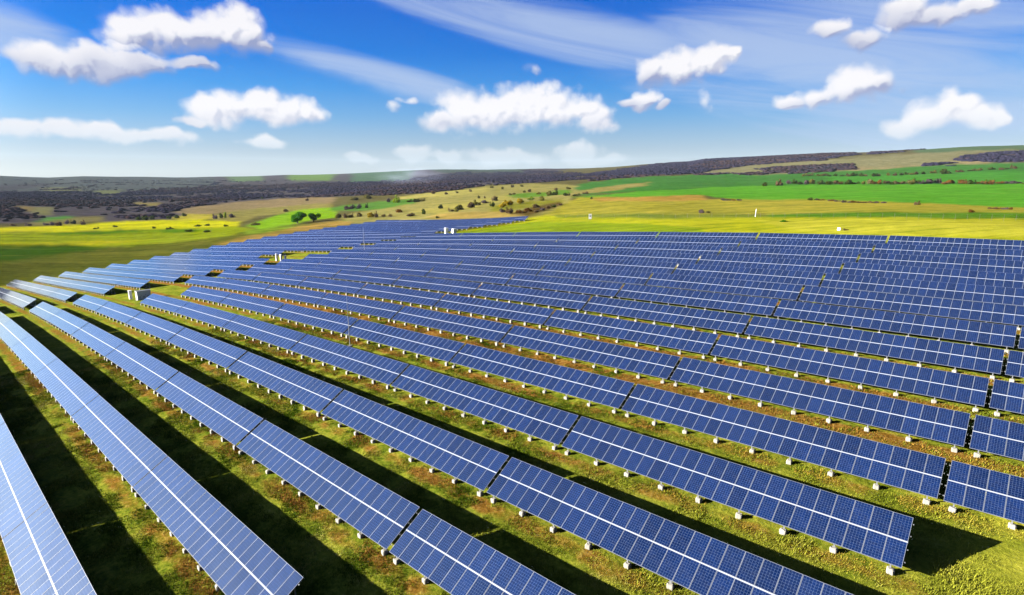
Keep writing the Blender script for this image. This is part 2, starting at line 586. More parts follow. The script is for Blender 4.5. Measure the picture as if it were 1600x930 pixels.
def ground_material():
    m, k, b = mat('ground')
    pos = k.n('ShaderNodeNewGeometry').outputs['Position']
    att = k.n('ShaderNodeVertexColor', layer_name='cover')
    cov, arr = att.outputs[0], att.outputs[1]
    sep = k.n('ShaderNodeSeparateXYZ', pos)
    flat = k.n('ShaderNodeCombineXYZ', sep.outputs[0], sep.outputs[1], 0.0).outputs[0]
    big = k.noise(flat, 0.045, 4.0, 0.6).outputs[0]
    mid = k.noise(flat, 0.35, 5.0, 0.62).outputs[0]
    fine = k.noise(flat, 2.6, 6.0, 0.7).outputs[0]
    # --- grass and dry ground between the rows
    g = k.ramp(k.m('ADD', k.m('MULTIPLY', fine, 0.55), k.m('MULTIPLY', mid, 0.45)),
               [(0.34, A(62, 88, 14)), (0.43, A(112, 132, 34)), (0.51, A(156, 164, 52)), (0.59, A(192, 192, 68)), (0.68, A(216, 210, 112))])
    rust = k.ramp(fine, [(0.36, A(110, 70, 28)), (0.5, A(166, 104, 46)), (0.64, A(204, 158, 92))])
    ph = k.m('FRACT', k.m('ADD', k.m('DIVIDE', sep.outputs[1], PITCH_ROW), 40.0))      # 0 at the drip edge of a row
    drip = k.m('ABSOLUTE', k.m('SUBTRACT', k.m('FRACT', k.m('ADD', ph, 0.56)), 0.5))
    drip = k.smooth(drip, 0.02, 0.20, 1.0, 0.0)
    west = k.m('MULTIPLY', k.smooth(sep.outputs[0], 30.0, -40.0, 0.7, 1.0), k.m('MULTIPLY', k.smooth(sep.outputs[1], 5.0, 17.0), k.smooth(sep.outputs[1], 64.0, 48.0)))
    rmask = k.smooth(k.m('ADD', k.m('ADD', k.m('MULTIPLY', drip, 0.32), k.m('MULTIPLY', west, 0.20)), k.m('ADD', k.m('MULTIPLY', mid, 0.6), k.m('MULTIPLY', big, 0.5))), 0.76, 0.95)
    g = k.mix(k.m('MULTIPLY', rmask, 0.85), g, rust)
    # --- fields beyond: streaks along the slope, patches, dry tufts
    st = k.v('MULTIPLY', flat, (0.05, 0.016, 1.0))
    rr = k.n('ShaderNodeVectorRotate', flat, rotation_type='Z_AXIS')
    rr.inputs['Angle'].default_value = -(YAW - math.pi / 2)
    st = k.v('MULTIPLY', rr.outputs[0], (0.012, 0.10, 1.0))
    streak = k.noise(st, 1.0, 6.0, 0.65).outputs[0]
    f = k.m('ADD', k.m('MULTIPLY', streak, 0.9), k.m('ADD', k.m('MULTIPLY', mid, 0.35), k.m('MULTIPLY', big, 0.35)))
    patch = k.noise(flat, 0.11, 5.0, 0.65, dist=0.6).outputs[0]
    tram = k.n('ShaderNodeTexWave', rr.outputs[0], wave_type='BANDS', bands_direction='Y', wave_profile='SIN')
    tram.inputs['Scale'].default_value = 0.055
    tram.inputs['Distortion'].default_value = 1.2
    tram.inputs['Detail'].default_value = 2.0
    tl = k.smooth(tram.outputs['Fac'], 0.86, 0.99, 0.0, 0.22)
    f = k.m('MULTIPLY_ADD', k.m('SUBTRACT', f, 0.8), 1.7, 1.0)
    f = k.m('ADD', k.m('SUBTRACT', f, tl), k.m('MULTIPLY', k.m('SUBTRACT', patch, 0.5), 1.3))
    f = k.m('MAXIMUM', f, 0.25)
    fv = k.n('ShaderNodeCombineXYZ', f, k.m('POWER', f, 0.8), k.m('POWER', f, 1.2)).outputs[0]
    fld = k.mix(1.0, cov, fv, 'MULTIPLY')
    dry = k.smooth(k.noise(k.v('MULTIPLY', rr.outputs[0], (0.02, 0.07, 1.0)), 1.0, 5.0, 0.65).outputs[0], 0.52, 0.72, 0.0, 0.45)
    fld = k.mix(dry, fld, k.mix(0.5, fld, (*A(190, 168, 90), 1)))
    f2 = k.m('MULTIPLY_ADD', k.m('SUBTRACT', fine, 0.5), 1.1, 1.0)
    fld = k.mix(1.0, fld, k.n('ShaderNodeCombineXYZ', f2, f2, f2).outputs[0], 'MULTIPLY')
    c = k.mix(arr, fld, g)
    k.t.links.new(c, b.inputs['Base Color'])
    b.inputs['Roughness'].default_value = 1.0
    b.inputs['Specular IOR Level'].default_value = 0.0
    bp = k.n('ShaderNodeBump')
    bp.inputs['Strength'].default_value = 0.9
    bp.inputs['Distance'].default_value = 0.12
    k.t.links.new(k.m('ADD', fine, k.m('MULTIPLY', mid, 0.6)), bp.inputs['Height'])
    k.t.links.new(bp.outputs[0], b.inputs['Normal'])
    return m


KL = 5.2                       # light on level ground, in units of the picture's white


def A(r, g, b):
    """albedo of a surface that shows as this colour in full sun"""
    return tuple(min(0.75, x / KL) for x in lin((r, g, b)))


# ------------------------------------------------------------------ the ground
# land cover: outlines on the ground, laid over each other in order
COVER = [
    ((110, 104, 62), [(-900, 500), (-900, 200), (2600, 200), (2600, 500)]),
    ((92, 86, 92), [(-900, 346), (-900, 200), (900, 200), (900, 262), (700, 300), (560, 306), (400, 320), (270, 345), (0, 350)]),
    ((92, 99, 98), [(-900, 268), (0, 268), (160, 270), (330, 272), (340, 291), (180, 301), (60, 300), (-900, 300)]),
    ((84, 82, 88), [(-900, 290), (0, 289), (70, 287), (85, 290), (0, 298), (-900, 299)]),
    ((126, 130, 92), [(62, 293), (120, 292), (128, 299), (80, 301)]),
    ((126, 132, 88), [(150, 298), (190, 296), (185, 305), (155, 306)]),
    ((150, 130, 84), [(25, 322), (50, 322), (55, 330), (30, 330)]),
    ((140, 138, 90), [(50, 322), (84, 324), (84, 336), (56, 335)]),
    ((150, 136, 80), [(205, 316), (250, 316), (250, 322), (212, 322)]),
    ((100, 165, 72), [(52, 348), (70, 341), (112, 337), (118, 340), (62, 350)]),
    ((146, 138, 84), [(40, 353), (64, 347), (110, 341), (160, 338), (170, 344), (110, 352)]),
    ((112, 140, 92), [(348, 268), (415, 268), (410, 283), (362, 284)]),
    ((122, 158, 70), [(450, 268), (526, 268), (522, 282), (450, 282)]),
    ((92, 126, 96), [(556, 264), (652, 260), (640, 282), (545, 285)]),
    ((84, 100, 88), [(640, 255), (820, 255), (820, 270), (690, 270)]),
    ((160, 140, 100), [(270, 332), (300, 323), (400, 313), (470, 309), (522, 309), (522, 318), (440, 326), (350, 332), (300, 336)]),
    ((158, 150, 80), [(300, 340), (370, 330), (450, 322), (520, 317), (520, 326), (460, 330), (400, 340), (375, 346)]),
    ((196, 184, 66), [(262, 340), (290, 334), (334, 334), (340, 342), (290, 345)]),
    ((220, 218, 26), [(-900, 357), (0, 357), (100, 353), (190, 347), (290, 343), (372, 345), (372, 354), (290, 357), (180, 359), (90, 362), (0, 363), (-900, 363)]),
    ((150, 165, 22), [(-900, 364), (0, 364), (90, 362), (180, 360), (372, 354), (395, 358), (385, 368), (250, 384), (120, 386), (-900, 386)]),
    ((84, 132, 12), [(60, 366), (110, 362), (200, 360), (300, 358), (330, 361), (200, 365), (100, 368)]),
    ((196, 190, 24), [(-900, 381), (0, 380), (110, 378), (190, 376), (240, 377), (140, 383), (-900, 384)]),
    ((62, 96, 8), [(-900, 383), (0, 383), (120, 383), (170, 386), (90, 402), (20, 412), (-900, 415)]),
    ((104, 108, 34), [(-900, 414), (20, 408), (100, 398), (180, 386), (260, 380), (350, 370), (400, 358), (480, 350), (560, 344), (560, 360), (300, 420), (0, 470), (-900, 470)]),
    ((142, 190, 34), [(385, 352), (420, 339), (470, 327), (522, 325), (524, 340), (470, 348), (400, 358)]),
    ((132, 160, 44), [(380, 360), (450, 352), (530, 346), (570, 341), (560, 348), (450, 358), (385, 366)]),
    ((180, 150, 76), [(330, 384), (400, 367), (470, 352), (520, 347), (560, 345), (540, 352), (460, 364), (400, 378)]),
    ((172, 164, 92), [(525, 340), (560, 333), (640, 318), (700, 300), (760, 291), (830, 287), (905, 290), (1015, 285), (1012, 290), (900, 302), (880, 330), (827, 338), (700, 344), (560, 352)]),
    ((98, 150, 58), [(515, 326), (560, 317), (620, 312), (640, 310), (650, 318), (600, 326), (560, 330), (520, 330)]),
    ((196, 186, 100), [(620, 308), (700, 298), (760, 294), (760, 300), (690, 308), (630, 311)]),
    ((190, 180, 92), [(640, 330), (720, 318), (780, 305), (800, 310), (740, 325), (690, 335)]),
    ((112, 158, 52), [(780, 306), (840, 301), (890, 297), (890, 304), (800, 309)]),
    ((184, 160, 84), [(660, 340), (700, 333), (790, 329), (830, 333), (827, 340), (700, 345)]),
    ((150, 150, 50), [(760, 322), (830, 314), (880, 312), (880, 318), (830, 324), (765, 332)]),
    ((106, 88, 48), [(795, 334), (840, 322), (872, 316), (884, 319), (850, 330), (828, 338)]),
    ((190, 192, 40), [(640, 372), (827, 341), (860, 336), (1000, 337), (1250, 338), (1600, 342), (2600, 345), (2600, 420), (1600, 395), (1200, 380), (800, 380)]),
    ((150, 172, 36), [(700, 366), (830, 346), (1000, 350), (1100, 356), (1100, 372), (800, 372)]),
    ((208, 204, 64), [(1180, 345), (1330, 342), (1600, 346), (2600, 348), (2600, 380), (1600, 372), (1400, 366), (1250, 362)]),
    ((178, 170, 58), [(850, 336), (880, 320), (905, 309), (1000, 307), (1140, 313), (1140, 341), (900, 340)]),
    ((188, 178, 66), [(1080, 312), (1150, 311), (1290, 310), (1450, 317), (1600, 323), (2600, 328), (2600, 337), (1600, 335), (1330, 331), (1150, 334), (1060, 330)]),
    ((194, 156, 74), [(925, 311), (960, 306), (1030, 304), (1096, 304), (1108, 312), (1040, 314), (940, 317)]),
    ((176, 168, 62), [(880, 322), (960, 313), (1080, 314), (1140, 322), (1200, 330), (1100, 334), (900, 338)]),
    ((100, 148, 40), [(1100, 336), (1200, 334), (1330, 331), (1600, 333), (2600, 336), (2600, 345), (1600, 343), (1330, 339), (1100, 340)]),
    ((130, 146, 52), [(870, 337), (1000, 334), (1200, 334), (1200, 340), (1000, 341), (870, 340)]),
    ((78, 140, 60), [(905, 286), (1000, 277), (1100, 272), (1200, 273), (1330, 266), (1480, 258), (1600, 254), (2600, 248), (2600, 286), (1600, 288), (1200, 291), (1000, 299), (900, 304)]),
    ((104, 178, 50), [(880, 309), (1000, 299), (1180, 290), (1300, 289), (1600, 287), (2600, 284), (2600, 326), (1600, 324), (1440, 318), (1290, 311), (1150, 312), (1095, 305), (960, 308)]),
    ((86, 162, 58), [(1290, 276), (1440, 273), (1560, 268), (2600, 262), (2600, 285), (1600, 286), (1300, 288)]),
    ((172, 158, 88), [(885, 303), (930, 294), (1015, 285), (1012, 290), (950, 299), (900, 304)]),
    ((150, 146, 104), [(1085, 271), (1180, 257), (1280, 250), (1400, 242), (1500, 235), (2600, 230), (2600, 248), (1600, 254), (1480, 258), (1330, 266), (1200, 273)]),
    ((172, 156, 112), [(1280, 262), (1400, 260), (1500, 252), (1600, 250), (1600, 254), (1480, 258), (1330, 266)]),
    ((96, 122, 84), [(1420, 226), (1500, 220), (1700, 215), (2600, 215), (2600, 231), (1600, 234), (1500, 236), (1430, 239)]),
    ((96, 76, 80), [(895, 275), (1000, 262), (1090, 245), (1200, 240), (1310, 234), (1345, 240), (1280, 250), (1180, 257), (1085, 271), (960, 279)]),
    ((110, 92, 84), [(1490, 250), (1510, 243), (1545, 238), (2600, 234), (2600, 250), (1560, 254)]),
]


def limeness(x, y):
    return (0.5 * sstep(-8, 20, x + (fbm(x / 6.0, y / 6.0, 3, 8) - 0.5) * 30) + 0.5 * sstep(22, 31, x + (fbm(x / 3.0, y / 3.0, 3, 18) - 0.5) * 8)) * (1 - sstep(60, 90, y)) * (1 - 0.7 * sstep(9, 20, y))


def inside(px, py, poly_):
    r = np.zeros(px.shape, bool)
    n = len(poly_)
    for i in range(n):
        x0, y0 = poly_[i]
        x1, y1 = poly_[(i + 1) % n]
        if y0 == y1:
            continue
        c = ((py < y0) != (py < y1)) & (px < (x1 - x0) * (py - y0) / (y1 - y0) + x0)
        r ^= c
    return r


MG = ground_material()


def make_ground():
    a_in = np.linspace(-50, 50, 620)
    a_out = np.linspace(50, 310, 66)[1:-1]
    ang = np.radians(np.concatenate([a_in, a_out]))
    rad = np.exp(np.linspace(math.log(2.0), math.log(7200), 540))
    na, nr = len(ang), len(rad)
    AA, RR = np.meshgrid(ang, rad)
    X = CAM[0] + RR * (np.cos(AA) * FH[0] + np.sin(AA) * RT0[0])
    Y = CAM[1] + RR * (np.cos(AA) * FH[1] + np.sin(AA) * RT0[1])
    x, y = X.ravel(), Y.ravel()
    z = height(x, y)
    z = z + (fbm(x / 2.2, y / 2.2, 3, 21) - 0.5) * 0.16
    V = np.stack([x, y, z], 1)
    V = np.concatenate([V, [[CAM[0], CAM[1], float(height(CAM[0], CAM[1]))]]])
    px, py, w = project(V[:-1])
    rr = RR.ravel()
    # places out of view take the cover of the nearest bearing in view
    az_ = AA.ravel()
    az_ = np.where(az_ > math.pi, az_ - 2 * math.pi, az_)
    px = np.where(np.abs(az_) > R(50), np.sign(az_) * 1500 + 800, px)
    dep = np.maximum(rr * np.cos(np.clip(az_, -R(50), R(50))), 1.0)
    py = np.where(np.abs(az_) > R(50), 272 + FPX * (CAM[2] - z) / dep, py)
    jx = (fbm(x / 40.0, y / 40.0, 3, 31) - 0.5) * 26 * sstep(120, 500, rr)
    jy = (fbm(x / 25.0, y / 25.0, 4, 41) - 0.5) * 5.0
    C = np.zeros((len(x), 4))
    for col, pl in COVER:
        mk = inside(px + jx, py + jy, pl)
        C[mk, :3] = A(*col)
    Cg = C[:, :3].reshape(nr, na, 3)
    for _ in range(2):
        Cg[1:-1] = (Cg[:-2] + 2 * Cg[1:-1] + Cg[2:]) / 4
        Cg[:, 1:-1] = (Cg[:, :-2] + 2 * Cg[:, 1:-1] + Cg[:, 2:]) / 4
    d1 = np.maximum(np.maximum(-279 - x, x - 45), np.maximum(-80 - y, y - 96))
    d2 = np.maximum(np.maximum(-279 - x, x + 153), np.maximum(-80 - y, y - 160))
    d = np.minimum(d1, d2) + (fbm(x / 12.0, y / 12.0, 3, 3) - 0.5) * 8
    C[:, 3] = 1 - sstep(-2, 6, d)
    # bright grass past the end of the near row
    lime = limeness(x, y)
    C[:, 3] *= 1 - 0.6 * lime
    C[:, :3] = C[:, :3] * (1 - lime[:, None]) + np.array(A(204, 200, 66)) * lime[:, None]
    C = np.concatenate([C, [[0.1, 0.1, 0.03, 1.0]]])
    i = np.arange(nr - 1)[:, None] * na
    j = np.arange(na)[None, :]
    j2 = (j + 1) % na
    F = np.stack([i + j, i + na + j, i + na + j2, i + j2], -1).reshape(-1, 4)
    F = F[:, ::-1]
    me = fast_mesh('ground', V, F, [MG], C, smooth=True)
    # close the little hole under the camera
    o = bpy.data.objects.new('ground', me)
    tag(o, kind='structure')
    link(o)


make_ground()

# ------------------------------------------------------------------ solar tables
BETA = TILT
PWID, PLEN, PGAP = 0.985, 1.65, 0.06
H0 = 0.52
CB, SB = math.cos(BETA), math.sin(BETA)


def cell_material():
    m, k, b = mat('solar_cells')
    uv = k.n('ShaderNodeUVMap').outputs[0]
    sep = k.n('ShaderNodeSeparateXYZ', uv)
    # 6 x 10 cells to a module
    cu = k.m('MULTIPLY', k.m('FRACT', sep.outputs[0]), 6.0)
    cv = k.m('MULTIPLY', k.m('FRACT', sep.outputs[1]), 10.0)
    fu = k.m('ABSOLUTE', k.m('SUBTRACT', k.m('FRACT', cu), 0.5))
    fv = k.m('ABSOLUTE', k.m('SUBTRACT', k.m('FRACT', cv), 0.5))
    edge = k.smooth(k.m('MAXIMUM', fu, fv), 0.455, 0.475)
    corner = k.smooth(k.m('ADD', fu, fv), 0.89, 0.91)
    bus = k.smooth(k.m('ABSOLUTE', k.m('SUBTRACT', k.m('FRACT', k.m('MULTIPLY', cu, 3.0)), 0.5)), 0.05, 0.03)
    line = k.m('MAXIMUM', k.m('MAXIMUM', k.m('MULTIPLY', edge, 0.75), corner), k.m('MULTIPLY', bus, 0.28))
    rnd = k.n('ShaderNodeObjectInfo').outputs['Random']
    cell = k.n('ShaderNodeCombineXYZ', k.m('FLOOR', k.m('MULTIPLY', sep.outputs[0], 6.0)), k.m('FLOOR', k.m('MULTIPLY', sep.outputs[1], 10.0)), k.m('MULTIPLY', rnd, 93.0))
    wn = k.n('ShaderNodeTexWhiteNoise', cell, noise_dimensions='3D')
    mod = k.n('ShaderNodeCombineXYZ', k.m('FLOOR', sep.outputs[0]), k.m('FLOOR', sep.outputs[1]), k.m('MULTIPLY', rnd, 57.0))
    wm = k.n('ShaderNodeTexWhiteNoise', mod, noise_dimensions='3D')
    obj = k.n('ShaderNodeTexCoord').outputs['Object']
    cr = k.n('ShaderNodeTexVoronoi', obj)
    cr.inputs['Scale'].default_value = 45.0
    c = k.mix(wm.outputs[0], (0.0002, 0.0025, 0.0145, 1), (0.0010, 0.0050, 0.0250, 1))
    f = k.m('ADD', k.m('MULTIPLY_ADD', wn.outputs[0], 0.35, 0.72), k.m('MULTIPLY', k.n('ShaderNodeSeparateColor', cr.outputs['Color']).outputs[0], 0.22))
    c = k.mix(1.0, c, k.n('ShaderNodeCombineXYZ', f, f, f).outputs[0], 'MULTIPLY')
    c = k.mix(k.m('MULTIPLY', line, 0.8), c, (0.032, 0.048, 0.086, 1))
    # a film of dust, thicker towards the lower edge
    dn = k.noise(obj, 1.3, 5.0, 0.65).outputs[0]
    dust = k.m('MULTIPLY', k.smooth(dn, 0.35, 0.8), 0.05)
    low = k.m('MULTIPLY', k.smooth(k.m('FRACT', sep.outputs[1]), 0.06, 0.0), 0.08)
    c = k.mix(k.m('ADD', dust, low), c, (0.07, 0.063, 0.055, 1))
    k.t.links.new(c, b.inputs['Base Color'])
    b.inputs['Roughness'].default_value = 0.05
    b.inputs['IOR'].default_value = 1.8
    b.inputs['Specular IOR Level'].default_value = 0.5
    return m


M_CELL = cell_material()
M_ALU = plain('aluminium_frame', (0.056, 0.063, 0.080), 0.6, 0.0, 0.06, 3.0, spec=0.15)
M_RAIL = plain('white_rail', (0.125, 0.135, 0.155), 0.6, 0.0, 0.05, 3.0, spec=0.15)
M_STEEL = plain('galvanised_steel', (0.10, 0.104, 0.108), 0.5, 0.5, 0.15, 6.0)
M_BACK = plain('back_sheet', (0.2, 0.2, 0.2), 0.6)
M_CONC = plain('concrete', (0.105, 0.098, 0.082), 0.9, 0.0, 0.45, 5.0, 0.4)


def panel_geo(ox, oy, oz, V, F, MI, UV, tilt=False, iu=0, iv=0):
    """one module: frame rim, recessed glass, sides and back"""
    w, l, t, r, dp = PWID, PLEN, 0.04, 0.021, 0.004
    pts = [(0, 0, 0), (w, 0, 0), (w, l, 0), (0, l, 0), (r, r, 0), (w - r, r, 0), (w - r, l - r, 0), (r, l - r, 0),
           (r, r, -dp), (w - r, r, -dp), (w - r, l - r, -dp), (r, l - r, -dp), (0, 0, -t), (w, 0, -t), (w, l, -t), (0, l, -t)]
    fs = [((0, 1, 5, 4), 0), ((1, 2, 6, 5), 0), ((2, 3, 7, 6), 0), ((3, 0, 4, 7), 0),
          ((8, 9, 10, 11), 1), ((0, 12, 13, 1), 0), ((1, 13, 14, 2), 0), ((2, 14, 15, 3), 0), ((3, 15, 12, 0), 0), ((15, 14, 13, 12), 2)]
    b = len(V)
    for (x, y, z) in pts:
        if tilt:
            yy, zz = y * CB - z * SB, y * SB + z * CB
            V.append((ox + x, oy + yy, oz + zz))
        else:
            V.append((x, y, z))
    for f, mi in fs:
        F.append(tuple(b + i for i in f))
        MI.append(mi)
        if mi == 1:
            UV += [(iu + 0.004, iv + 0.004), (iu + 0.996, iv + 0.004), (iu + 0.996, iv + 0.996), (iu + 0.004, iv + 0.996)]
        else:
            UV += [(iu + .5, iv + .5)] * 4


def panel_mesh(name, items):
    V, F, MI, UV = [], [], [], []
    for it in items:
        panel_geo(*it[:3], V, F, MI, UV, *it[3:])
    me = bpy.data.meshes.new(name)
    me.from_pydata(V, [], F)
    for m in (M_ALU, M_CELL, M_BACK):
        me.materials.append(m)
    me.polygons.foreach_set('material_index', MI)
    u = me.uv_layers.new(name='UVMap')
    u.data.foreach_set('uv', np.array(UV, np.float32).ravel())
    me.update()
    return me


def slot(i, j):
    t = j * (PLEN + PGAP)
    return (i * 1.0 + 0.0075, t * CB, H0 + t * SB)


ME_PANEL = panel_mesh('panel', [(0, 0, 0)])
ME_FIELD = panel_mesh('panel_field', [(*slot(i, j), True, i, j) for i in range(24) for j in range(2)])
FOOT_X = [0.55 + i * (24 - 1.1) / 8 for i in range(9)]
SLOPE = 2 * PLEN + PGAP


def rail_mesh(t, w, top):
    m = MB()
    x0, x1 = (0.0, 24.0) if top else (-0.09, 24.09)
    d0 = 0.002 if top else -0.044
    # box along x, tilted with the modules
    vs = []
    for x in (x0, x1):
        for (a, b) in ((t - w / 2, d0), (t + w / 2, d0), (t + w / 2, d0 - 0.06), (t - w / 2, d0 - 0.06)):
            vs.append((x, a * CB - b * SB, H0 + a * SB + b * CB))
    m.add(vs, [(0, 1, 5, 4), (1, 2, 6, 5), (2, 3, 7, 6), (3, 0, 4, 7), (3, 2, 1, 0), (4, 5, 6, 7)])
    return m


ME_RAILS = [rail_mesh(0.42, 0.06, False).mesh('rail', [M_STEEL]), rail_mesh(1.23, 0.06, False).mesh('rail', [M_STEEL]),
            rail_mesh(PLEN + PGAP / 2, 0.056, True).mesh('centre_rail', [M_RAIL]),
            rail_mesh(2.13, 0.06, False).mesh('rail', [M_STEEL]), rail_mesh(2.94, 0.06, False).mesh('rail', [M_STEEL])]


def foot_mesh(seed):
    r = random.Random(seed)
    m = MB()
    s, h, c = 0.19, 0.29, 0.045
    lv = [(-0.30, s), (h - c, s * 0.96), (h, s * 0.96 - c)]
    rings = []
    for z, q in lv:
        ring = []
        for (sx, sy) in ((-1, -1), (1, -1), (1, 1), (-1, 1)):
            for (ax, ay) in (((-sx) * c, 0), (0, (-sy) * c)) if sx * sy < 0 else ((0, (-sy) * c), ((-sx) * c, 0)):
                ring.append((sx * q + ax + r.uniform(-.022, .022), sy * q + ay + r.uniform(-.022, .022), z + r.uniform(-.022, .022)))
        rings.append(ring)
    vs = sum(rings, [])
    n = 8
    fs = []
    for l in range(2):
        for i in range(n):
            fs.append((l * n + i, l * n + (i + 1) % n, (l + 1) * n + (i + 1) % n, (l + 1) * n + i))
    fs.append(tuple(range(2 * n, 3 * n)))
    m.add(vs, fs)
    return m


FOOTS = [foot_mesh(i) for i in range(4)]
ME_FOOT = [f.mesh('footing', [M_CONC]) for f in FOOTS]
FY, RY = 0.20, 2.55                       # front and rear line of posts


def frame_mesh(with_feet):
    m = MB()
    for i, x in enumerate(FOOT_X):
        zf = H0 + FY / CB * SB - 0.10
        zr = H0 + RY / CB * SB - 0.10
        m.box((x - 0.035, FY - 0.035, 0.2), (x + 0.035, FY + 0.035, zf), 0)
        m.box((x - 0.035, RY - 0.035, 0.0), (x + 0.035, RY + 0.035, zr), 0)
        # rafter under the modules and a brace
        a = (x, 0.03, H0 - 0.11 + 0.03 / CB * SB)
        b = (x, (SLOPE - 0.05) * CB, H0 + (SLOPE - 0.05) * SB - 0.12)
        m.bar(a, b, 0.035, 4)
        m.bar((x, RY, 0.55), (x, 1.25, H0 + 1.25 / CB * SB - 0.13), 0.022, 4)
        f = FOOTS[(i * 3 + 1) % 4]
        m.add([(vx + x, vy + RY, vz) for vx, vy, vz in f.v], f.f, 1)
        if with_feet:
            f = FOOTS[(i * 5) % 4]
            m.add([(vx + x, vy + FY, vz) for vx, vy, vz in f.v], f.f, 1)
    if with_feet:
        for t, w, top in ((0.42, .06, False), (1.23, .06, False), (PLEN + PGAP / 2, .056, True), (2.13, .06, False), (2.94, .06, False)):
            q = rail_mesh(t, w, top)
            m.add(q.v, q.f, 2 if top else 0)
    return m.mesh('support_frame', [M_STEEL, M_CONC, M_RAIL])


ME_FRAME, ME_FRAME_FAR = frame_mesh(False), frame_mesh(True)
ORD = ['zeroth', 'first', 'second', 'third', 'fourth', 'fifth', 'sixth', 'seventh', 'eighth', 'ninth', 'tenth', 'eleventh', 'twelfth',
       'thirteenth', 'fourteenth', 'fifteenth', 'sixteenth', 'seventeenth', 'eighteenth', 'nineteenth', 'twentieth', 'twenty-first',
       'twenty-second', 'twenty-third', 'twenty-fourth']
TROT = Euler((BETA, 0, 0))


def solar_table(row, k0, label, group):
    x0 = k0 * LEN + SKEW * (row - 4) + 0.15
    y0 = PITCH_ROW * (row - 4)
    za = float(height(x0, y0 + 1.5)) + random.uniform(-.03, .03)
    zb = float(height(x0 + 24.0, y0 + 1.5)) + random.uniform(-.03, .03)
    zm = float(height(x0 + 12.0, y0 + 1.5))
    lift = max(-0.2, min(0.2, (zm - (za + zb) / 2) * 0.5))
    sl_ = math.atan2(zb - za, 24.0)
    root = bpy.data.objects.new('solar_table', None)
    root.location = (x0, y0, za + lift)
    root.rotation_euler = (random.uniform(-.004, .004), -sl_, 0)
    if row <= 1:
        root.scale = (1.009, 1, 1)          # the two lowest rows close up almost without a gap
    link(root)
    tag(root, label, 'solar table', group)
    mw = Matrix.Translation(root.location) @ root.rotation_euler.to_matrix().to_4x4() @ Matrix.Diagonal((*root.scale, 1))
    # how large its modules show
    ctr = np.array(mw @ Vector((12, 1.4, 1.5)))
    ea, eb = np.array(mw @ Vector((0, 1.4, 1.5))), np.array(mw @ Vector((24, 1.4, 1.5)))
    P = np.stack([ctr, ea, eb])
    u, v, w = project(P)
    vis = (w > 3) & (u > -60) & (u < 1660) & (v > 200) & (v < 1000)
    size = 0.0
    for i in range(3):
        if vis[i]:
            q = np.stack([P[i], np.array(P[i]) + np.array(mw.to_3x3() @ Vector((1, 0, 0)))])
            a, b, ww = project(q)
            size = max(size, math.hypot(a[1] - a[0], b[1] - b[0]))
    if size >= 10.0:
        for i in range(24):
            for j in range(2):
                o = bpy.data.objects.new('panel', ME_PANEL)
                o.location = slot(i, j)
                o.rotation_euler = (BETA + random.uniform(-.006, .006), random.uniform(-.005, .005), 0)
                link(o, root)
        for me in ME_RAILS:
            link(bpy.data.objects.new(me.name.split('.')[0], me), root)
        for i, x in enumerate(FOOT_X):
            o = bpy.data.objects.new('footing', ME_FOOT[random.randrange(4)])
            p = mw @ Vector((x, FY, 0))
            dz = float(height(p.x, p.y)) - p.z
            o.location = (x + random.uniform(-.05, .05), FY + random.uniform(-.06, .04), dz)
            o.rotation_euler = (0, 0, random.uniform(-.2, .2))
            link(o, root)
        tag(link(bpy.data.objects.new('support_frame', ME_FRAME), root), kind='stuff')
        return 1
    o = link(bpy.data.objects.new('panel_field', ME_FIELD), root)
    tag(o, kind='stuff')
    o = link(bpy.data.objects.new('support_frame', ME_FRAME_FAR), root)
    tag(o, kind='stuff')
    return 0


n_near = 0
n_all = 0
for row in range(0, 16):
    k_a = {0: -5, 4: -5, 5: -5}.get(row, -6)
    k_b = -1 if row <= 1 else (0 if row <= 4 else (1 if row <= 9 else 0))
    for i, k0 in enumerate(range(k_a, k_b + 1)):
        if row <= 1:
            lab = "solar table %s from the lower end of the %s row at the lower left" % (ORD[k_b - k0 + 1], ORD[row + 1])
        else:
            lab = "solar table %s right of the track, %s row from the lower left" % (ORD[i + 1], ORD[row + 1])
        n_near += solar_table(row, k0, lab, 'solar tables in rows right of the track')
        n_all += 1
for row in range(1, 24):
    for i in range(5):
        if (row == 1 and i > 0) or (row == 2 and i > 3) or (row in (10, 11) and i == 0):
            continue
        lab = "pale solar table %s left of the track, %s row from the lower left" % (ORD[i + 1], ORD[row + 1])
        n_near += solar_table(row, -7.36 - i, lab, 'solar tables in rows left of the track')
        n_all += 1
print('tables', n_all, 'with single panels', n_near)
#REST
# ------------------------------------------------------------------ foliage
def leafy(name, col, var=0.5, vc=False, thin=0.42):
    m, k, b = mat(name)
    pos = k.n('ShaderNodeNewGeometry').outputs['Position']
    n = k.noise(pos, 0.9, 4.0, 0.65).outputs[0]
    rnd = k.n('ShaderNodeObjectInfo').outputs['Random']
    f = k.m('ADD', k.m('MULTIPLY_ADD', k.m('SUBTRACT', n, 0.5), 2 * var, 1.0), k.m('MULTIPLY', k.m('SUBTRACT', rnd, 0.5), 0.35))
    base = k.n('ShaderNodeVertexColor', layer_name='cover').outputs[0] if vc else (*col, 1)
    c = k.mix(1.0, base, k.n('ShaderNodeCombineXYZ', f, f, f).outputs[0], 'MULTIPLY')
    k.t.links.new(c, b.inputs['Base Color'])
    b.inputs['Roughness'].default_value = 1.0
    b.inputs['Specular IOR Level'].default_value = 0.0
    # leaves and twigs let some of the light through
    tr = k.n('ShaderNodeBsdfTranslucent')
    k.t.links.new(c, tr.inputs['Color'])
    mx = k.n('ShaderNodeMixShader', thin)
    k.t.links.new(b.outputs[0], mx.inputs[1])
    k.t.links.new(tr.outputs[0], mx.inputs[2])
    out = next(n for n in k.t.nodes if n.type == 'OUTPUT_MATERIAL')
    k.t.links.new(mx.outputs[0], out.inputs['Surface'])
    return m


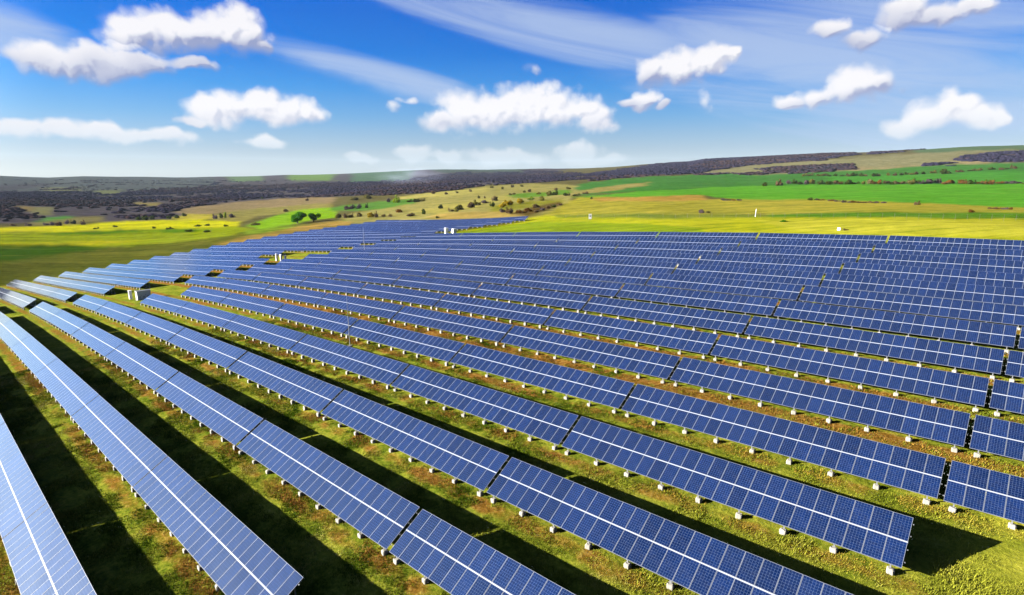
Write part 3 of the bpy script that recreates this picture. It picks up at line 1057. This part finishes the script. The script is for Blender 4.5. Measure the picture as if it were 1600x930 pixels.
def ordinal(n):
    one = ['', 'first', 'second', 'third', 'fourth', 'fifth', 'sixth', 'seventh', 'eighth', 'ninth', 'tenth', 'eleventh', 'twelfth', 'thirteenth',
           'fourteenth', 'fifteenth', 'sixteenth', 'seventeenth', 'eighteenth', 'nineteenth']
    return one[n] if n < 20 else {2: 'twent', 3: 'thirt', 4: 'fort'}[n // 10] + ('ieth' if n % 10 == 0 else 'y-' + one[n % 10])


COUNT = {}


def nth(key):
    COUNT[key] = COUNT.get(key, 0) + 1
    return ordinal(COUNT[key])


FOL = {
    'dark': leafy('dark_foliage', A(88, 104, 44)), 'olive': leafy('olive_foliage', A(142, 138, 68)), 'brown': leafy('brown_foliage', A(136, 112, 80)),
    'purple': leafy('bare_twigs', A(126, 110, 112)), 'yellow': leafy('yellow_foliage', A(222, 190, 40)), 'lime': leafy('lime_foliage', A(160, 190, 50)),
    'rust': leafy('rust_foliage', A(150, 106, 52)), 'tan': leafy('tan_foliage', A(168, 152, 100)), 'green': leafy('green_foliage', A(84, 160, 30)),
}
WORD = {'dark': 'dark green', 'olive': 'olive', 'brown': 'brown', 'purple': 'purplish bare', 'yellow': 'yellow', 'lime': 'lime green',
        'rust': 'rust coloured', 'tan': 'pale tan', 'green': 'green'}


def leaf_cloud(blobs, n, size, seed):
    """leaf clumps spread through a set of ellipsoids: (cx,cy,cz,rx,ry,rz)"""
    r = np.random.default_rng(seed)
    B = np.array(blobs, float)
    wgt = B[:, 3] * B[:, 4] * B[:, 5]
    idx = r.choice(len(B), n, p=wgt / wgt.sum())
    d = r.normal(size=(n, 3))
    d /= np.linalg.norm(d, axis=1)[:, None]
    rad = r.uniform(0.25, 1.0, n) ** 0.45
    P = B[idx, :3] + d * B[idx, 3:] * rad[:, None]
    P[:, 2] = np.maximum(P[:, 2], 0.03)
    nrm = d + r.normal(size=(n, 3)) * 0.5
    nrm /= np.linalg.norm(nrm, axis=1)[:, None]
    t = np.cross(nrm, r.normal(size=(n, 3)))
    t /= np.linalg.norm(t, axis=1)[:, None]
    s = np.cross(nrm, t)
    sz = size * r.uniform(0.6, 1.4, n)[:, None]
    q = np.stack([P - t * sz - s * sz * 0.5, P + t * sz * 0.4 - s * sz * 0.8, P + t * sz + s * sz * 0.4, P - t * sz * 0.3 + s * sz], 1)
    V = q.reshape(-1, 3)
    F = np.arange(4 * n).reshape(-1, 4)
    return V, F


def bush_blobs(seed):
    r = random.Random(seed)
    out = []
    for i in range(6):
        a = r.uniform(0, 6.28)
        q = r.uniform(0, 0.33)
        h = r.uniform(0.35, 0.75)
        out.append((math.cos(a) * q, math.sin(a) * q, h * 0.5, r.uniform(.16, .26), r.uniform(.16, .26), h * 0.5))
    return out


BUSHM = {}


def bush_mesh(kind, var):
    if (kind, var) not in BUSHM:
        V, F = leaf_cloud(bush_blobs(var * 7 + 3), 190, 0.075, var)
        BUSHM[(kind, var)] = fast_mesh('bush', V, F, [FOL[kind]])
    return BUSHM[(kind, var)]


def bush(px, py, wpx, hpx, kind, label, group):
    p = at(px, py)
    _, _, dep = project(np.array(p)[None])
    s = dep[0] / FPX
    o = bpy.data.objects.new('bush', bush_mesh(kind, random.randrange(4)))
    o.location = p - Vector((0, 0, 0.1))
    o.scale = (wpx * s * 1.15, wpx * s * random.uniform(0.8, 1.2), hpx * s * 1.35)
    o.rotation_euler = (0, 0, random.uniform(0, 6.28))
    link(o)
    tag(o, label, 'bush', group)


SINGLES = [
    (577, 340, 15, 9, 'yellow', 'bright yellow bush just beyond the far edge of the solar panels'),
    (588, 340, 8, 11, 'brown', 'tall brown bush right beside the bright yellow bush'),
    (620, 317, 15, 13, 'lime', 'lime green round tree-like bush in the green hollow below the woods'),
    (608, 316, 11, 7, 'purple', 'purplish bush left of the lime green bush in the hollow'),
    (573, 325, 6, 9, 'dark', 'narrow dark bush in the green meadow above the yellow bush'),
    (575, 311, 15, 8, 'olive', 'olive rounded bush at the upper edge of the small green meadow'),
    (555, 313, 17, 5, 'olive', 'low olive bush left of the rounded bush above the small meadow'),
    (623, 332, 17, 6, 'rust', 'rust coloured low bush on the tan slope right of the yellow bush'),
    (642, 338, 16, 6, 'brown', 'brown low bush by the far panels, middle of the tan slope'),
    (661, 335, 9, 10, 'dark', 'dark upright bush standing on the tan slope near the far panels'),
    (690, 326, 10, 7, 'dark', 'dark round bush alone on the pale slope above the panels'),
    (683, 341, 7, 4, 'dark', 'small dark bush touching the far edge of the panels'),
    (400, 352, 16, 5, 'olive', 'greyish olive bush left of the two round green trees'),
    (447, 331, 10, 5, 'brown', 'small brown bush on the slope above the two green trees'),
    (480, 314, 7, 5, 'brown', 'tiny brown bush on the tan field below the distant woods'),
    (410, 311, 5, 4, 'dark', 'tiny dark bush at the upper edge of the pinkish tan field'),
    (1433, 320, 12, 7, 'brown', 'brown bush on the orange strip under the bright green field'),
    (1516, 332, 11, 6, 'rust', 'orange bush behind the wire fence on the right'),
    (1267, 313, 15, 5, 'dark', 'dark bush at the near corner of the bright green field'),
    (1094, 333, 13, 7, 'purple', 'purplish bush in the dry grass behind the fence'),
    (1106, 333, 10, 4, 'olive', 'low olive bush beside the purplish bush in the dry grass'),
    (1225, 347, 16, 4, 'green', 'low green clump in the yellow grass before the fence'),
    (1322, 360, 9, 4, 'brown', 'low brown clump right of the white block in the yellow grass'),
    (925, 311, 5, 4, 'dark', 'tiny dark bush at the corner of the orange strip'),
    (1475, 272, 15, 9, 'dark', 'tall dark bush between the two upper green fields'),
    (1584, 264, 9, 7, 'brown', 'brown bush at the right edge of the upper green field'),
    (1196, 291, 13, 7, 'dark', 'dark bush at the left end of the long hedgerow'),
    (1217, 290, 15, 10, 'brown', 'tallest brown bush near the left end of the long hedgerow'),
]
for s_ in SINGLES:
    bush(*s_, None)
G_HEDGE = 'bushes of the hedgerow between the green fields'
x = 1232
while x < 1640:
    kd = random.choice(['brown', 'dark', 'purple', 'olive'])
    if 1336 < x < 1385:
        kd = random.choice(['tan', 'rust', 'olive', 'olive'])
    if 1468 < x < 1512 or 1520 < x < 1570:
        kd = random.choice(['rust', 'brown', 'rust'])
    wd = random.uniform(9, 17)
    bush(x, 288 + (x - 1232) * -0.001 + random.uniform(-1, .6), wd, random.uniform(4, 9) * (0.7 if x > 1570 else 1), kd,
         '%s %s bush from the left in the long hedgerow between the green fields' % (nth('h' + kd), WORD[kd]), G_HEDGE)
    x += wd * random.uniform(0.55, 1.0)
for (xa, ya, xb, yb, n, hh) in ((1255, 275, 1378, 276, 13, 4.5), (1385, 275, 1460, 271, 8, 4.5), (1490, 269, 1580, 264, 9, 4)):
    for i in range(n):
        t = (i + random.uniform(0, .8)) / n
        bush(xa + (xb - xa) * t, ya + (yb - ya) * t + random.uniform(-.6, .6), random.uniform(7, 13), random.uniform(.6, 1.3) * hh, random.choice(['dark', 'brown', 'olive']),
             nth('u') + ' small bush from the left in the broken hedge across the upper green field', 'bushes of the broken upper hedge')
for (xa, ya, xb, yb, n) in ((1130, 313, 1160, 313, 4), (1275, 312, 1312, 315, 5), (1314, 316, 1385, 317, 8), (1540, 326, 1585, 327, 5)):
    for i in range(n):
        t = (i + random.uniform(0, .8)) / n
        bush(xa + (xb - xa) * t, ya + (yb - ya) * t + .5, random.uniform(8, 14), random.uniform(2.5, 4.5), random.choice(['brown', 'rust', 'purple']),
             nth('e') + ' low bush from the left along the near edge of the bright green field', 'low bushes along the near edge of the green field')
for (px_, py_) in sorted(((696, 304), (714, 302), (768, 294), (785, 296), (800, 293), (815, 292), (796, 305), (803, 304), (820, 301), (828, 300), (842, 304), (748, 310), (757, 310), (735, 300), (677, 303), (870, 297), (888, 296))):
    bush(px_, py_, random.uniform(5, 10), random.uniform(3, 5.5), random.choice(['olive', 'olive', 'brown', 'tan']),
         nth('p') + ' small bush from the left dotted over the pale upper pasture', 'bushes dotted over the pale pasture')
for (px_, py_, w_, h_, kd) in sorted(((705, 331, 11, 7, 'tan'), (712, 331, 10, 7, 'olive'), (720, 328, 18, 9, 'olive'), (735, 325, 16, 10, 'brown'), (745, 321, 16, 9, 'olive'), (757, 318, 14, 6, 'purple'),
                               (775, 314, 15, 9, 'tan'), (770, 323, 10, 8, 'dark'), (785, 324, 16, 8, 'yellow'), (795, 321, 20, 9, 'yellow'), (812, 318, 20, 9, 'yellow'), (830, 313, 14, 7, 'lime'),
                               (845, 314, 14, 9, 'olive'), (797, 334, 15, 10, 'brown'), (785, 332, 12, 7, 'purple'), (812, 333, 18, 6, 'rust'), (822, 331, 16, 7, 'rust'), (835, 325, 14, 7, 'brown'),
                               (838, 332, 11, 5, 'brown'), (848, 329, 12, 5, 'purple'), (857, 326, 11, 5, 'brown'), (866, 324, 10, 5, 'dark'), (875, 321, 10, 5, 'brown'), (858, 306, 12, 9, 'olive'),
                               (868, 305, 12, 9, 'dark'), (884, 306, 14, 5, 'dark'), (900, 306, 16, 4, 'dark'), (915, 303, 14, 4, 'brown'))):
    bush(px_, py_, w_, h_, kd, nth('g' + kd) + ' ' + WORD[kd] + ' bush from the left in the gully thicket behind the far panels', 'thicket in the gully')
for (px_, py_, w_, h_, kd) in sorted(((528, 341, 15, 8, 'olive'), (540, 341, 10, 8, 'brown'), (549, 340, 10, 8, 'tan'), (560, 339, 12, 8, 'tan'), (600, 339, 10, 5, 'tan'), (610, 339, 10, 6, 'tan'),
                               (540, 328, 12, 7, 'purple'), (550, 327, 13, 8, 'purple'), (561, 326, 13, 8, 'purple'), (640, 316, 12, 5, 'dark'), (650, 316, 14, 6, 'dark'), (660, 314, 12, 4, 'olive'))):
    bush(px_, py_, w_, h_, kd, nth('b' + kd) + ' ' + WORD[kd] + ' bush from the left in the loose belt above the panels', 'loose belt of bushes above the panels')
for (px_, py_, w_, h_, kd) in sorted(((72, 352, 9, 5, 'purple'), (83, 352, 11, 6, 'purple'), (93, 353, 13, 7, 'brown'), (105, 350, 9, 7, 'purple'), (116, 350, 9, 7, 'dark'), (130, 351, 9, 8, 'brown'),
                               (217, 344, 13, 6, 'dark'), (228, 344, 13, 7, 'dark'), (240, 343, 9, 7, 'dark'), (265, 342, 9, 5, 'dark'), (276, 341, 11, 6, 'dark'), (288, 338, 8, 6, 'dark'),
                               (336, 342, 9, 9, 'purple'), (345, 341, 9, 9, 'dark'), (353, 341, 6, 11, 'lime'), (362, 340, 11, 7, 'purple'), (20, 353, 10, 4, 'brown'), (45, 353, 10, 5, 'purple'))):
    bush(px_, py_, w_, h_, kd, nth('y' + kd) + ' ' + WORD[kd] + ' bush from the left above the yellow flower strip', 'bushes behind the yellow strip')
for (px_, py_, w_) in sorted(((180, 355, 9), (310, 354, 12), (325, 353, 12), (353, 354, 8), (265, 358, 15), (295, 362, 18), (322, 363, 15), (240, 357, 10), (150, 358, 9))):
    bush(px_, py_, w_, 3.6, 'dark', nth('c') + ' low dark green clump from the left in the yellow flower strip', 'dark clumps in the yellow strip')


# the two round trees
M_BARK = plain('bark', (0.03, 0.022, 0.016), 0.9, 0, 0.4, 6.0, 0.5)


def tree(px, py, wpx, hpx, seed, label):
    p = at(px, py)
    _, _, dep = project(np.array(p)[None])
    s = dep[0] / FPX
    W, H = wpx * s, hpx * s
    r = random.Random(seed)
    root = empty('tree', p)
    tag(root, label, 'tree', 'two round green trees beyond the panels')
    tb = MB()
    tb.bar((0, 0, -0.4), (0.1, 0, H * 0.25), 0.05 * W, 8, 0.035 * W)
    blobs = []
    for i in range(11):
        a = i * 2.4 + r.uniform(-.4, .4)
        q = r.uniform(0.12, 0.36) * W
        z = r.uniform(0.30, 0.78) * H
        c = Vector((math.cos(a) * q, math.sin(a) * q, z))
        tb.bar((0.1, 0, H * 0.22), c, 0.022 * W, 5, 0.008 * W)
        blobs.append((c.x, c.y, c.z, r.uniform(.15, .22) * W, r.uniform(.15, .22) * W, r.uniform(.17, .25) * H))
    tb.build('trunk', M_BARK, root)
    V, F = leaf_cloud(blobs, 2600, 0.026 * W, seed)
    link(bpy.data.objects.new('crown', fast_mesh('crown', V, F, [FOL['green']])), root)


tree(465, 349, 29, 19, 5, 'larger round green tree on the lime slope, left of its twin')
tree(490, 347, 23, 17, 9, 'smaller round green tree on the lime slope, right of its twin')

# far woods, bare in early spring: one mass
WOODS = [
    [(-300, 346), (0, 347), (60, 346), (62, 337), (84, 338), (86, 333), (120, 332), (122, 338), (165, 338), (190, 341), (210, 342), (258, 342), (270, 331), (330, 320),
     (400, 311), (520, 307), (600, 305), (700, 299), (760, 290), (830, 286), (905, 281), (905, 270), (830, 267), (760, 268), (700, 272), (640, 280), (560, 284), (340, 291), (180, 301), (60, 300), (0, 297), (-300, 297)],
    [(-300, 289), (0, 288), (70, 287), (84, 289), (0, 298), (-300, 299)],
    [(895, 282), (900, 274), (1000, 261), (1090, 245), (1200, 240), (1310, 234), (1345, 241), (1280, 251), (1180, 257), (1085, 271), (960, 280)],
    [(1490, 251), (1510, 243), (1545, 238), (1900, 234), (1900, 250), (1560, 254)],
    [(1180, 264), (1260, 259), (1330, 257), (1340, 264), (1200, 271)],
    [(1350, 242), (1400, 228), (1445, 228), (1445, 234), (1400, 237)],
    [(1440, 256), (1490, 253), (1492, 257), (1445, 259)],
    [(1085, 272), (1190, 270), (1300, 266), (1300, 269), (1190, 273), (1085, 274)],
]
CLEAR = [COVER[2][1]] + [c[1] for c in COVER[4:18]]


def woods():
    n = 420000
    a = rng.uniform(R(-52), R(54), n)
    d = np.sqrt(rng.uniform(600 ** 2, 3700 ** 2, n))
    x = CAM[0] + d * (np.cos(a) * FH[0] + np.sin(a) * RT0[0])
    y = CAM[1] + d * (np.cos(a) * FH[1] + np.sin(a) * RT0[1])
    z = height(x, y)
    px, py, _ = project(np.stack([x, y, z], 1))
    jx = px + (fbm(x / 60, y / 60, 3, 77) - .5) * 16
    jy = py + (fbm(x / 60, y / 60, 3, 78) - .5) * 5
    keep = np.zeros(n, bool)
    for w in WOODS:
        keep |= inside(jx, jy, w)
    for c in CLEAR:
        keep &= ~inside(jx, jy, c)
    gap = fbm(x / 130, y / 130, 3, 55)
    keep &= (gap > 0.40) | (rng.uniform(size=n) < 0.06)
    # single trees and hedges over the open slopes and the skyline
    extra = (rng.uniform(size=n) < 0.006) & (px < 1000) & (py < 300) & (py > 284) & (d > 900)
    line_ = (np.abs(fbm(x / 220, y / 220, 2, 66) - 0.5) < 0.012) & (px < 700) & (py < 306) & (py > 281) & (d > 800) & (rng.uniform(size=n) < 0.5)
    keep |= extra | line_
    # nearer ones suffice for a closed canopy
    keep &= rng.uniform(size=n) < np.clip(1.1 - d / 6000.0, 0, 1)
    x, y, z, d = x[keep], y[keep], z[keep], d[keep]
    m = len(x)
    t = (1 + 5 ** .5) / 2
    ico = np.array([(-1, t, 0), (1, t, 0), (-1, -t, 0), (1, -t, 0), (0, -1, t), (0, 1, t), (0, -1, -t), (0, 1, -t), (t, 0, -1), (t, 0, 1), (-t, 0, -1), (-t, 0, 1)]) / math.hypot(1, t)
    fi = np.array([(0, 11, 5), (0, 5, 1), (0, 1, 7), (0, 7, 10), (0, 10, 11), (1, 5, 9), (5, 11, 4), (11, 10, 2), (10, 7, 6), (7, 1, 8), (3, 9, 4), (3, 4, 2), (3, 2, 6), (3, 6, 8), (3, 8, 9), (4, 9, 5), (2, 4, 11), (6, 2, 10), (8, 6, 7), (9, 8, 1)])
    sz = rng.uniform(2.4, 4.4, m) * (1 + d / 5000.0)
    hh = rng.uniform(0.8, 1.7, m)
    V = ico[None] * rng.uniform(0.65, 1.3, (m, 12, 1))
    th = rng.uniform(0, 6.28, m)[:, None]
    X = V[..., 0] * np.cos(th) - V[..., 1] * np.sin(th)
    Yy = V[..., 0] * np.sin(th) + V[..., 1] * np.cos(th)
    P = np.stack([X * sz[:, None] + x[:, None], Yy * sz[:, None] + y[:, None], V[..., 2] * hh[:, None] + (z + hh * 0.5)[:, None]], -1)
    F = fi[None] + (np.arange(m) * 12)[:, None, None]
    pal = np.array([A(74, 70, 96), A(84, 74, 92), A(98, 78, 80), A(78, 76, 88), A(88, 86, 78), A(70, 72, 64)])
    big = fbm(x / 260, y / 260, 2, 91)
    pick = np.clip(((big - .3) * 6 + rng.normal(size=m) * 0.6), 0, 5).astype(int)
    C = np.ones((m, 12, 4))
    C[..., :3] = (pal[pick] * rng.uniform(0.85, 1.15, (m, 1)))[:, None, :]
    me = fast_mesh('bare_woodland', P.reshape(-1, 3), F.reshape(-1, 3), [leafy('bare_wood', (0, 0, 0), 0.25, True)], C.reshape(-1, 4), smooth=True)
    o = link(bpy.data.objects.new('bare_woodland', me))
    tag(o, 'purplish brown leafless woods over the distant hills', 'woodland', None, 'stuff')
    print('far trees', m)


woods()


# ------------------------------------------------------------------ grass between the near rows
def grass():
    n = 330000
    a = rng.uniform(R(-47), R(47), n)
    d = 14 + 95 * rng.uniform(0, 1, n) ** 0.8
    x = CAM[0] + d * (np.cos(a) * FH[0] + np.sin(a) * RT0[0])
    y = CAM[1] + d * (np.cos(a) * FH[1] + np.sin(a) * RT0[1])
    ph = np.mod(y / PITCH_ROW + 40, 1.0) * PITCH_ROW
    row = np.floor(y / PITCH_ROW) + 4
    under = (ph > 0.45) & (ph < 2.5) & ~((x > 25.5) & (row <= 4))
    z = height(x, y)
    px, py, _ = project(np.stack([x, y, z], 1))
    dens = fbm(x / 1.7, y / 1.7, 3, 12)
    keep = ~under & (px > -20) & (px < 1620) & (py < 950) & (dens > 0.40)
    x, y, z, d, ph = x[keep], y[keep], z[keep], d[keep], ph[keep]
    m = len(x)
    nb = 5
    base = np.repeat(np.stack([x, y, z], 1), nb, 0)
    th = rng.uniform(0, 6.28, m * nb)
    ln = np.repeat(rng.uniform(0.05, 0.16, m) * (0.7 + 0.8 * fbm(x / 3, y / 3, 2, 14)), nb) * rng.uniform(.6, 1.2, m * nb)
    wd = np.repeat(0.010 + d * 0.00036, nb)
    off = rng.normal(size=(m * nb, 2)) * 0.16
    base[:, :2] += off
    c, s = np.cos(th), np.sin(th)
    lean = rng.uniform(.3, 1.1, m * nb) * ln
    tip = base + np.stack([c * lean, s * lean, ln], 1)
    l_ = base + np.stack([-s * wd, c * wd, -0.03 + 0 * wd], 1)
    r_ = base + np.stack([s * wd, -c * wd, -0.03 + 0 * wd], 1)
    V = np.stack([l_, r_, tip], 1).reshape(-1, 3)
    F = np.arange(3 * m * nb).reshape(-1, 3)
    pal = np.array([A(82, 116, 20), A(124, 144, 36), A(166, 172, 54), A(198, 196, 72), A(212, 200, 112), A(190, 132, 64)])
    k = (fbm(x / 2.4, y / 2.4, 3, 23) - .28) * 8 + rng.normal(size=m) * 0.8
    soil = sstep(5, 17, y)
    drip = (np.minimum(ph, PITCH_ROW - ph) < 0.9 + 2.2 * soil) & (fbm(x / 3.0, y / 3.0, 2, 29) > 0.53 - 0.15 * soil)
    k = np.where(drip & (rng.uniform(size=m) < 0.7), 5, np.clip(k, 0, 4)).astype(int)
    C = np.ones((m, nb * 3, 4))
    lime = limeness(x, y) * 0.85
    cc = pal[k] * (1 - lime[:, None]) + np.array(A(206, 204, 70)) * lime[:, None]
    C[..., :3] = (cc * rng.uniform(.7, 1.2, (m, 1)))[:, None, :]
    me = fast_mesh('grass', V, F, [leafy('grass_blades', (0, 0, 0), 0.35, True, 0.12)], C.reshape(-1, 4))
    o = link(bpy.data.objects.new('grass', me))
    tag(o, 'tufts of green and dry grass between the panel rows', 'grass', None, 'stuff')
    print('tufts', m)


grass()

# ------------------------------------------------------------------ cabinets, masts, posts
M_WHITE = plain('white_paint', (0.34, 0.34, 0.335), 0.5, 0, 0.06, 2.0)
M_GREYP = plain('grey_paint', (0.10, 0.107, 0.115), 0.5, 0, 0.08, 2.0)
M_DARK = plain('dark_panel', (0.03, 0.03, 0.035), 0.5)


def kiosk():
    p = at(213, 469)
    root = empty('transformer_kiosk', p)
    tag(root, 'white transformer kiosk on the clearing by the track between panel rows', 'transformer kiosk')
    L_, W_, H_ = 2.9, 1.3, 2.2
    m = MB(); m.box((-0.1, -0.1, -0.5), (W_ + .1, L_ + .1, 0.18)); m.build('plinth', M_CONC, root)
    m = MB(); m.box((0, 0, 0.18), (W_, L_, H_)); m.build('body', M_WHITE, root)
    m = MB()
    m.add([(-.12, -.12, H_), (W_ + .12, -.12, H_), (W_ + .12, L_ + .12, H_), (-.12, L_ + .12, H_), (-.12, -.12, H_ + .08), (W_ + .12, -.12, H_ + .08), (W_ + .12, L_ + .12, H_ + .08), (-.12, L_ + .12, H_ + .08),
           (W_ / 2, -.12, H_ + .24), (W_ / 2, L_ + .12, H_ + .24)],
          [(3, 2, 1, 0), (0, 1, 5, 4), (2, 3, 7, 6), (1, 2, 6, 5), (3, 0, 4, 7), (4, 5, 8), (6, 7, 9), (5, 6, 9, 8), (7, 4, 8, 9)])
    m.build('roof', M_GREYP, root)
    for i in range(3):
        y0 = 0.12 + i * 0.9
        m = MB(); m.box((W_, y0, 0.3), (W_ + 0.03, y0 + 0.85, H_ - 0.2))
        dr = m.build('door', M_WHITE, root)
        m = MB(); m.box((W_ + .03, y0 + .70, 1.1), (W_ + .08, y0 + .75, 1.35)); m.build('handle', M_DARK, dr)
        m = MB()
        for j in range(6):
            m.box((W_ + .03, y0 + .15, .5 + j * .09), (W_ + .045, y0 + .60, .55 + j * .09))
        g = m.build('louvre', M_GREYP, dr)
        tag(g, kind='stuff')
    m = MB(); m.box((.2, -.03, .3), (W_ - .2, 0, H_ - .2)); m.build('side_panel', M_WHITE, root)
    p2 = at(202, 468)
    r2 = empty('switch_cabinet', p2)
    tag(r2, 'narrow white switch cabinet standing left of the transformer kiosk', 'cabinet')
    cabinet_parts(r2, 0.6, 0.6, 2.2)


def cabinet_parts(root, w, l, h):
    m = MB(); m.box((-.06, -.06, -.5), (w + .06, l + .06, .12)); m.build('plinth', M_CONC, root)
    m = MB(); m.box((0, 0, .12), (w, l, h)); m.build('body', M_WHITE, root)
    m = MB(); m.box((-.05, -.05, h), (w + .05, l + .05, h + .07), taper=0.03); m.build('roof', M_WHITE, root)
    m = MB(); m.box((.05, -.025, .2), (w - .05, 0, h - .12)); d_ = m.build('door', M_WHITE, root)
    m = MB(); m.box((w - .16, -.06, h * .5), (w - .12, -.025, h * .5 + .18)); m.build('handle', M_DARK, d_)


kiosk()
for i, (px_, py_, hp, word) in enumerate(((431, 407, 11, 'left'), (438, 408, 11, 'middle'), (444.5, 407, 8.5, 'right'))):
    p = at(px_, py_ + 1)
    s = project(np.array(p)[None])[2][0] / FPX
    r_ = empty('switch_cabinet', p)
    tag(r_, 'tall white cabinet, %s one of the three in the clearing among the panels' % word, 'cabinet', 'three white cabinets')
    cabinet_parts(r_, 2.0 * s, 2.6 * s, hp * s)
for px_, wp, hp, word in ((694.5, 6, 5.5, 'left'), (706, 7, 4, 'right')):
    p = at(px_, 367)
    s = project(np.array(p)[None])[2][0] / FPX
    r_ = empty('inverter_box', p)
    tag(r_, 'small white box, %s of the pair behind the last panel row' % word, 'cabinet', 'pair of white boxes')
    cabinet_parts(r_, wp * s * .55, wp * s * .9, hp * s + 1.2)


def mast(px, py, top, r0, label):
    p = at(px, py)
    s = project(np.array(p)[None])[2][0] / FPX
    h = (py - top) * s * 1.03
    root = empty('lightning_mast', p)
    tag(root, label, 'mast', 'lightning masts among the panels')
    m = MB(); m.box((-.3, -.3, -.4), (.3, .3, .12), taper=.05); m.build('base', M_CONC, root)
    m = MB(); m.bar((0, 0, .1), (0, 0, h * .5), r0, 8, r0 * .75); m.build('pole', M_STEEL, root)
    m = MB(); m.bar((0, 0, h * .5), (0, 0, h), r0 * .6, 6, r0 * .2); m.build('rod', M_STEEL, root)
    m = MB(); m.bar((0, 0, h * .5 - .08), (0, 0, h * .5 + .08), r0 * 1.1, 8); m.build('collar', M_STEEL, root)


mast(547, 541, 449, 0.07, 'thin grey lightning mast in the grass strip between near panel rows')
mast(570, 399, 357, 0.12, 'thin pale lightning mast among the far panel rows')


def fence():
    root = empty('wire_fence', at(1250, 343))
    tag(root, 'wire fence on thin posts between yellow grass and orange scrub', 'fence')
    pts = []
    for px_ in np.arange(884, 1700, 19):
        y_ = np.interp(px_, [884, 1000, 1200, 1330, 1600, 1700], [341, 340.5, 340, 341, 345, 346])
        pts.append(at(px_, y_))
    base = root.location
    for i, p in enumerate(pts):
        m = MB(); m.box((-.025, -.025, -.3), (.025, .025, 1.5))
        m.build('post', M_BARK, root, p - base)
    m = MB()
    for a, b in zip(pts[:-1], pts[1:]):
        for h in (0.5, 1.0, 1.5):
            m.bar(a - base + Vector((0, 0, h)), b - base + Vector((0, 0, h)), 0.004, 3, cap=False)
    tag(m.build('wire', M_STEEL, root), kind='stuff')


fence()


def post_and_sign():
    p = at(1180, 339)
    s = project(np.array(p)[None])[2][0] / FPX
    root = empty('marker_post', p)
    tag(root, 'white marker post by the wire fence, taller than the fence posts', 'post')
    m = MB(); m.bar((0, 0, -.3), (.12, 0, 12 * s), .10, 8, .08); m.build('post', M_WHITE, root)
    m = MB(); m.bar((.12, 0, 12 * s), (.12, 0, 12 * s + .1), .11, 8, .04); m.build('cap', M_WHITE, root)
    p = at(922, 343)
    s = project(np.array(p)[None])[2][0] / FPX
    root = empty('meter_cabinet', p, math.atan2(CAM[1] - p.y, CAM[0] - p.x) + math.pi / 2)
    tag(root, 'white meter cabinet with a dark window by the fence line', 'cabinet')
    w, h = 4.4 * s, 8.0 * s
    m = MB(); m.box((-w / 2, -w * .3, -.3), (w / 2, w * .3, .25)); m.build('plinth', M_CONC, root)
    m = MB(); m.box((-w / 2, -w * .3, .25), (w / 2, w * .3, h)); m.build('body', M_WHITE, root)
    m = MB(); m.box((-w * .22, -w * .3 - .03, h * .5), (w * .22, -w * .3, h * .82)); m.build('window', M_DARK, root)
    m = MB(); m.box((w * .5, -w * .15, h * .5), (w * .5 + .03, w * .2, h * .82)); m.build('window', M_DARK, root)
    m = MB(); m.box((-w * .56, -w * .36, h), (w * .56, w * .36, h + .08)); m.build('roof', M_WHITE, root)
    p = at(1311, 360)
    root = empty('concrete_block', p)
    tag(root, 'small white concrete block with its shaded side painted dark in the yellow grass', 'block')
    m = MB(); m.box((-.36, -.3, -.2), (.30, .3, .6), taper=.04); m.build('body', M_WHITE, root)
    m = MB(); m.box((.27, -.24, .08), (.34, .24, .5)); m.build('shaded_side', M_DARK, root)  # dark plate imitating the shade on the side away from the sun


post_and_sign()


# ------------------------------------------------------------------ smoke in the valley
def smoke():
    p = at(640, 289)
    s = project(np.array(p)[None])[2][0] / FPX
    bm = bmesh.new()
    bmesh.ops.create_icosphere(bm, subdivisions=3, radius=1.0)
    me = bpy.data.meshes.new('smoke')
    bm.to_mesh(me)
    bm.free()
    m = bpy.data.materials.new('smoke')
    m.use_nodes = True
    t = m.node_tree
    t.nodes.clear()
    k = NT(t)
    out = k.n('ShaderNodeOutputMaterial')
    v = k.n('ShaderNodeVolumePrincipled')
    t.links.new(v.outputs[0], out.inputs['Volume'])
    v.inputs['Color'].default_value = (0.62, 0.68, 0.95, 1)
    oc = k.n('ShaderNodeTexCoord').outputs['Object']
    r = k.smooth(k.v('LENGTH', oc), 0.15, 0.95, 1.0, 0.0)
    n = k.smooth(k.noise(oc, 1.8, 4.0, .6).outputs[0], 0.38, 0.7)
    d = k.m('MULTIPLY', k.m('MULTIPLY', r, n), 0.0020)
    t.links.new(d, v.inputs['Density'])
    me.materials.append(m)
    o = link(bpy.data.objects.new('smoke', me))
    o.location = p + Vector((0, 0, 14 * s))
    o.scale = (75 * s, 60 * s, 18 * s)
    o.rotation_euler = (0, 0, YAW - math.pi / 2)
    tag(o, 'thin bluish smoke drifting over the distant valley woods', 'smoke', None, 'stuff')


smoke()


# ------------------------------------------------------------------ the air
def haze():
    bm = bmesh.new()
    bmesh.ops.create_cube(bm, size=1.0)
    me = bpy.data.meshes.new('haze')
    bm.to_mesh(me)
    bm.free()
    m = bpy.data.materials.new('haze')
    m.use_nodes = True
    t = m.node_tree
    t.nodes.clear()
    k = NT(t)
    out = k.n('ShaderNodeOutputMaterial')
    v = k.n('ShaderNodeVolumePrincipled')
    t.links.new(v.outputs[0], out.inputs['Volume'])
    v.inputs['Color'].default_value = (0.62, 0.78, 1.0, 1)
    v.inputs['Density'].default_value = HAZE
    me.materials.append(m)
    o = link(bpy.data.objects.new('haze', me))
    zlo, zhi = -330.0, 240.0
    o.location = (CAM[0], CAM[1], (zlo + zhi) / 2)
    o.scale = (15000, 15000, zhi - zlo)
    tag(o, kind='stuff')


HAZE = 1.1e-5
haze()
